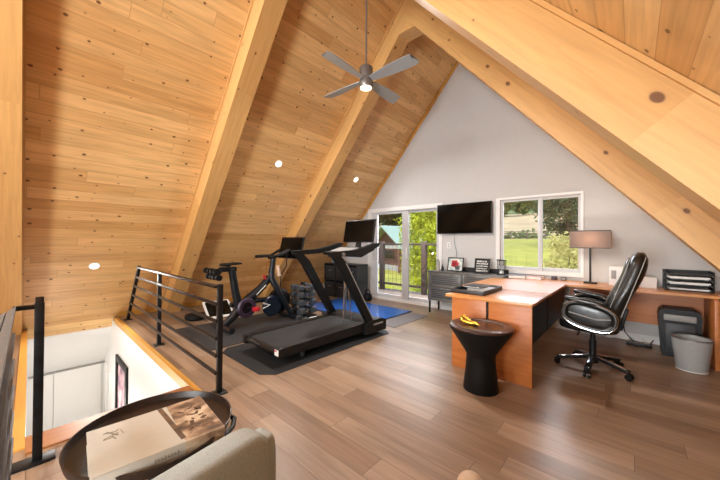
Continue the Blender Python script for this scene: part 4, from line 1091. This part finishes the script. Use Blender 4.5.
# ------------------------------------------------------------------ light
wd = bpy.data.worlds.new('sky'); sc.world = wd; wd.use_nodes = True
nt = wd.node_tree; nt.nodes.clear()
ow = N(nt, 'ShaderNodeOutputWorld'); bg = N(nt, 'ShaderNodeBackground'); sky = N(nt, 'ShaderNodeTexSky')
sky.sky_type = 'NISHITA'; sky.sun_disc = False; sky.sun_elevation = R(48); sky.sun_rotation = R(120)
bg.inputs[1].default_value = .7
nt.links.new(sky.outputs[0], bg.inputs[0]); nt.links.new(bg.outputs[0], ow.inputs[0])

def light(kind, name, loc, power, col=(1, 1, 1), rot=(0, 0, 0), **kw):
    l = bpy.data.lights.new(name, kind); l.energy = power; l.color = col
    for k, v in kw.items(): setattr(l, k, v)
    o = bpy.data.objects.new(name, l); COL.objects.link(o); o.location = loc; o.rotation_euler = rot
    return o
def aim(v): return Vector(v).to_track_quat('-Z', 'Y').to_euler()
light('SUN', 'sun', (0, 0, 20), 5.2, (1, .93, .78), aim((.75, .35, -.95)), angle=.02)
WARM = (1, .97, .93)
light('AREA', 'fan_light', (fx, fy, fz-.115), 55, WARM, (0, 0, 0), shape='DISK', size=.14)
for p in CANS:
    light('SPOT', 'downlight', Vector(p)+nL*.03, 45 if p[1] > 4 else 95, WARM, aim((.8, 0, -.62)), spot_size=R(150), spot_blend=.8, shadow_soft_size=.05)
light('POINT', 'lamp_bulb', (lx, ly, 1.36), 8, (1, .88, .72), shadow_soft_size=.035)
# added fill lights, not sources that the house has
light('AREA', 'rear_fill', (-.6, YB+.06, 1.2), 340, (.92, .97, 1), aim((-.38, .85, .22)), shape='RECTANGLE', size=1.3, size_y=1.3)  # unseen fill behind the camera, aimed at the left slope
light('AREA', 'ridge_fill', (-2.2, -2.9, 3.75), 230, (.92, .97, 1), aim((-.35, .9, -.15)), shape='RECTANGLE', size=1.5, size_y=.9)  # added fill near the ridge; there is no roof window
light('AREA', 'deck_fill', (-2.9, 6.7, 2.9), 850, (.97, .98, 1), aim((0, -.8, -1)), shape='RECTANGLE', size=4.4, size_y=1.2)  # added fill above the deck to brighten the floor by the door
light('POINT', 'stair_fill', (-6.0, .35, -1.3), 22, (1, .97, .93), shadow_soft_size=.15)  # added fill to whiten the stairwell walls, no lamp hangs here

# ------------------------------------------------------------------ camera
cam = bpy.data.cameras.new('camera'); co = bpy.data.objects.new('camera', cam); COL.objects.link(co)
cam.sensor_width = 36; cam.lens = 36*300.127/720; cam.clip_start = .02; cam.clip_end = 500
yaw, pit, rol = .7371269, .0092334, .0062406
r_ = Vector((math.cos(yaw), math.sin(yaw), 0)); f0 = Vector((-math.sin(yaw), math.cos(yaw), 0)); u0 = Vector((0, 0, 1))
f1 = f0*math.cos(pit)+u0*math.sin(pit); u1 = u0*math.cos(pit)-f0*math.sin(pit)
r2 = r_*math.cos(rol)+u1*math.sin(rol); u2 = u1*math.cos(rol)-r_*math.sin(rol)
m = Matrix((r2, u2, -f1)).transposed().to_4x4(); m.translation = (0, 0, 1.3)
co.matrix_world = m
sc.camera = co
vs = sc.view_settings; sc.display_settings.display_device = 'sRGB'
vs.view_transform = 'Standard'; vs.look = 'None'; vs.exposure = 0; vs.gamma = 1; vs.use_curve_mapping = False
sc.cycles.use_denoising = True
sc.cycles.max_bounces = 8; sc.cycles.diffuse_bounces = 4; sc.cycles.transparent_max_bounces = 12; sc.cycles.sample_clamp_indirect = 4
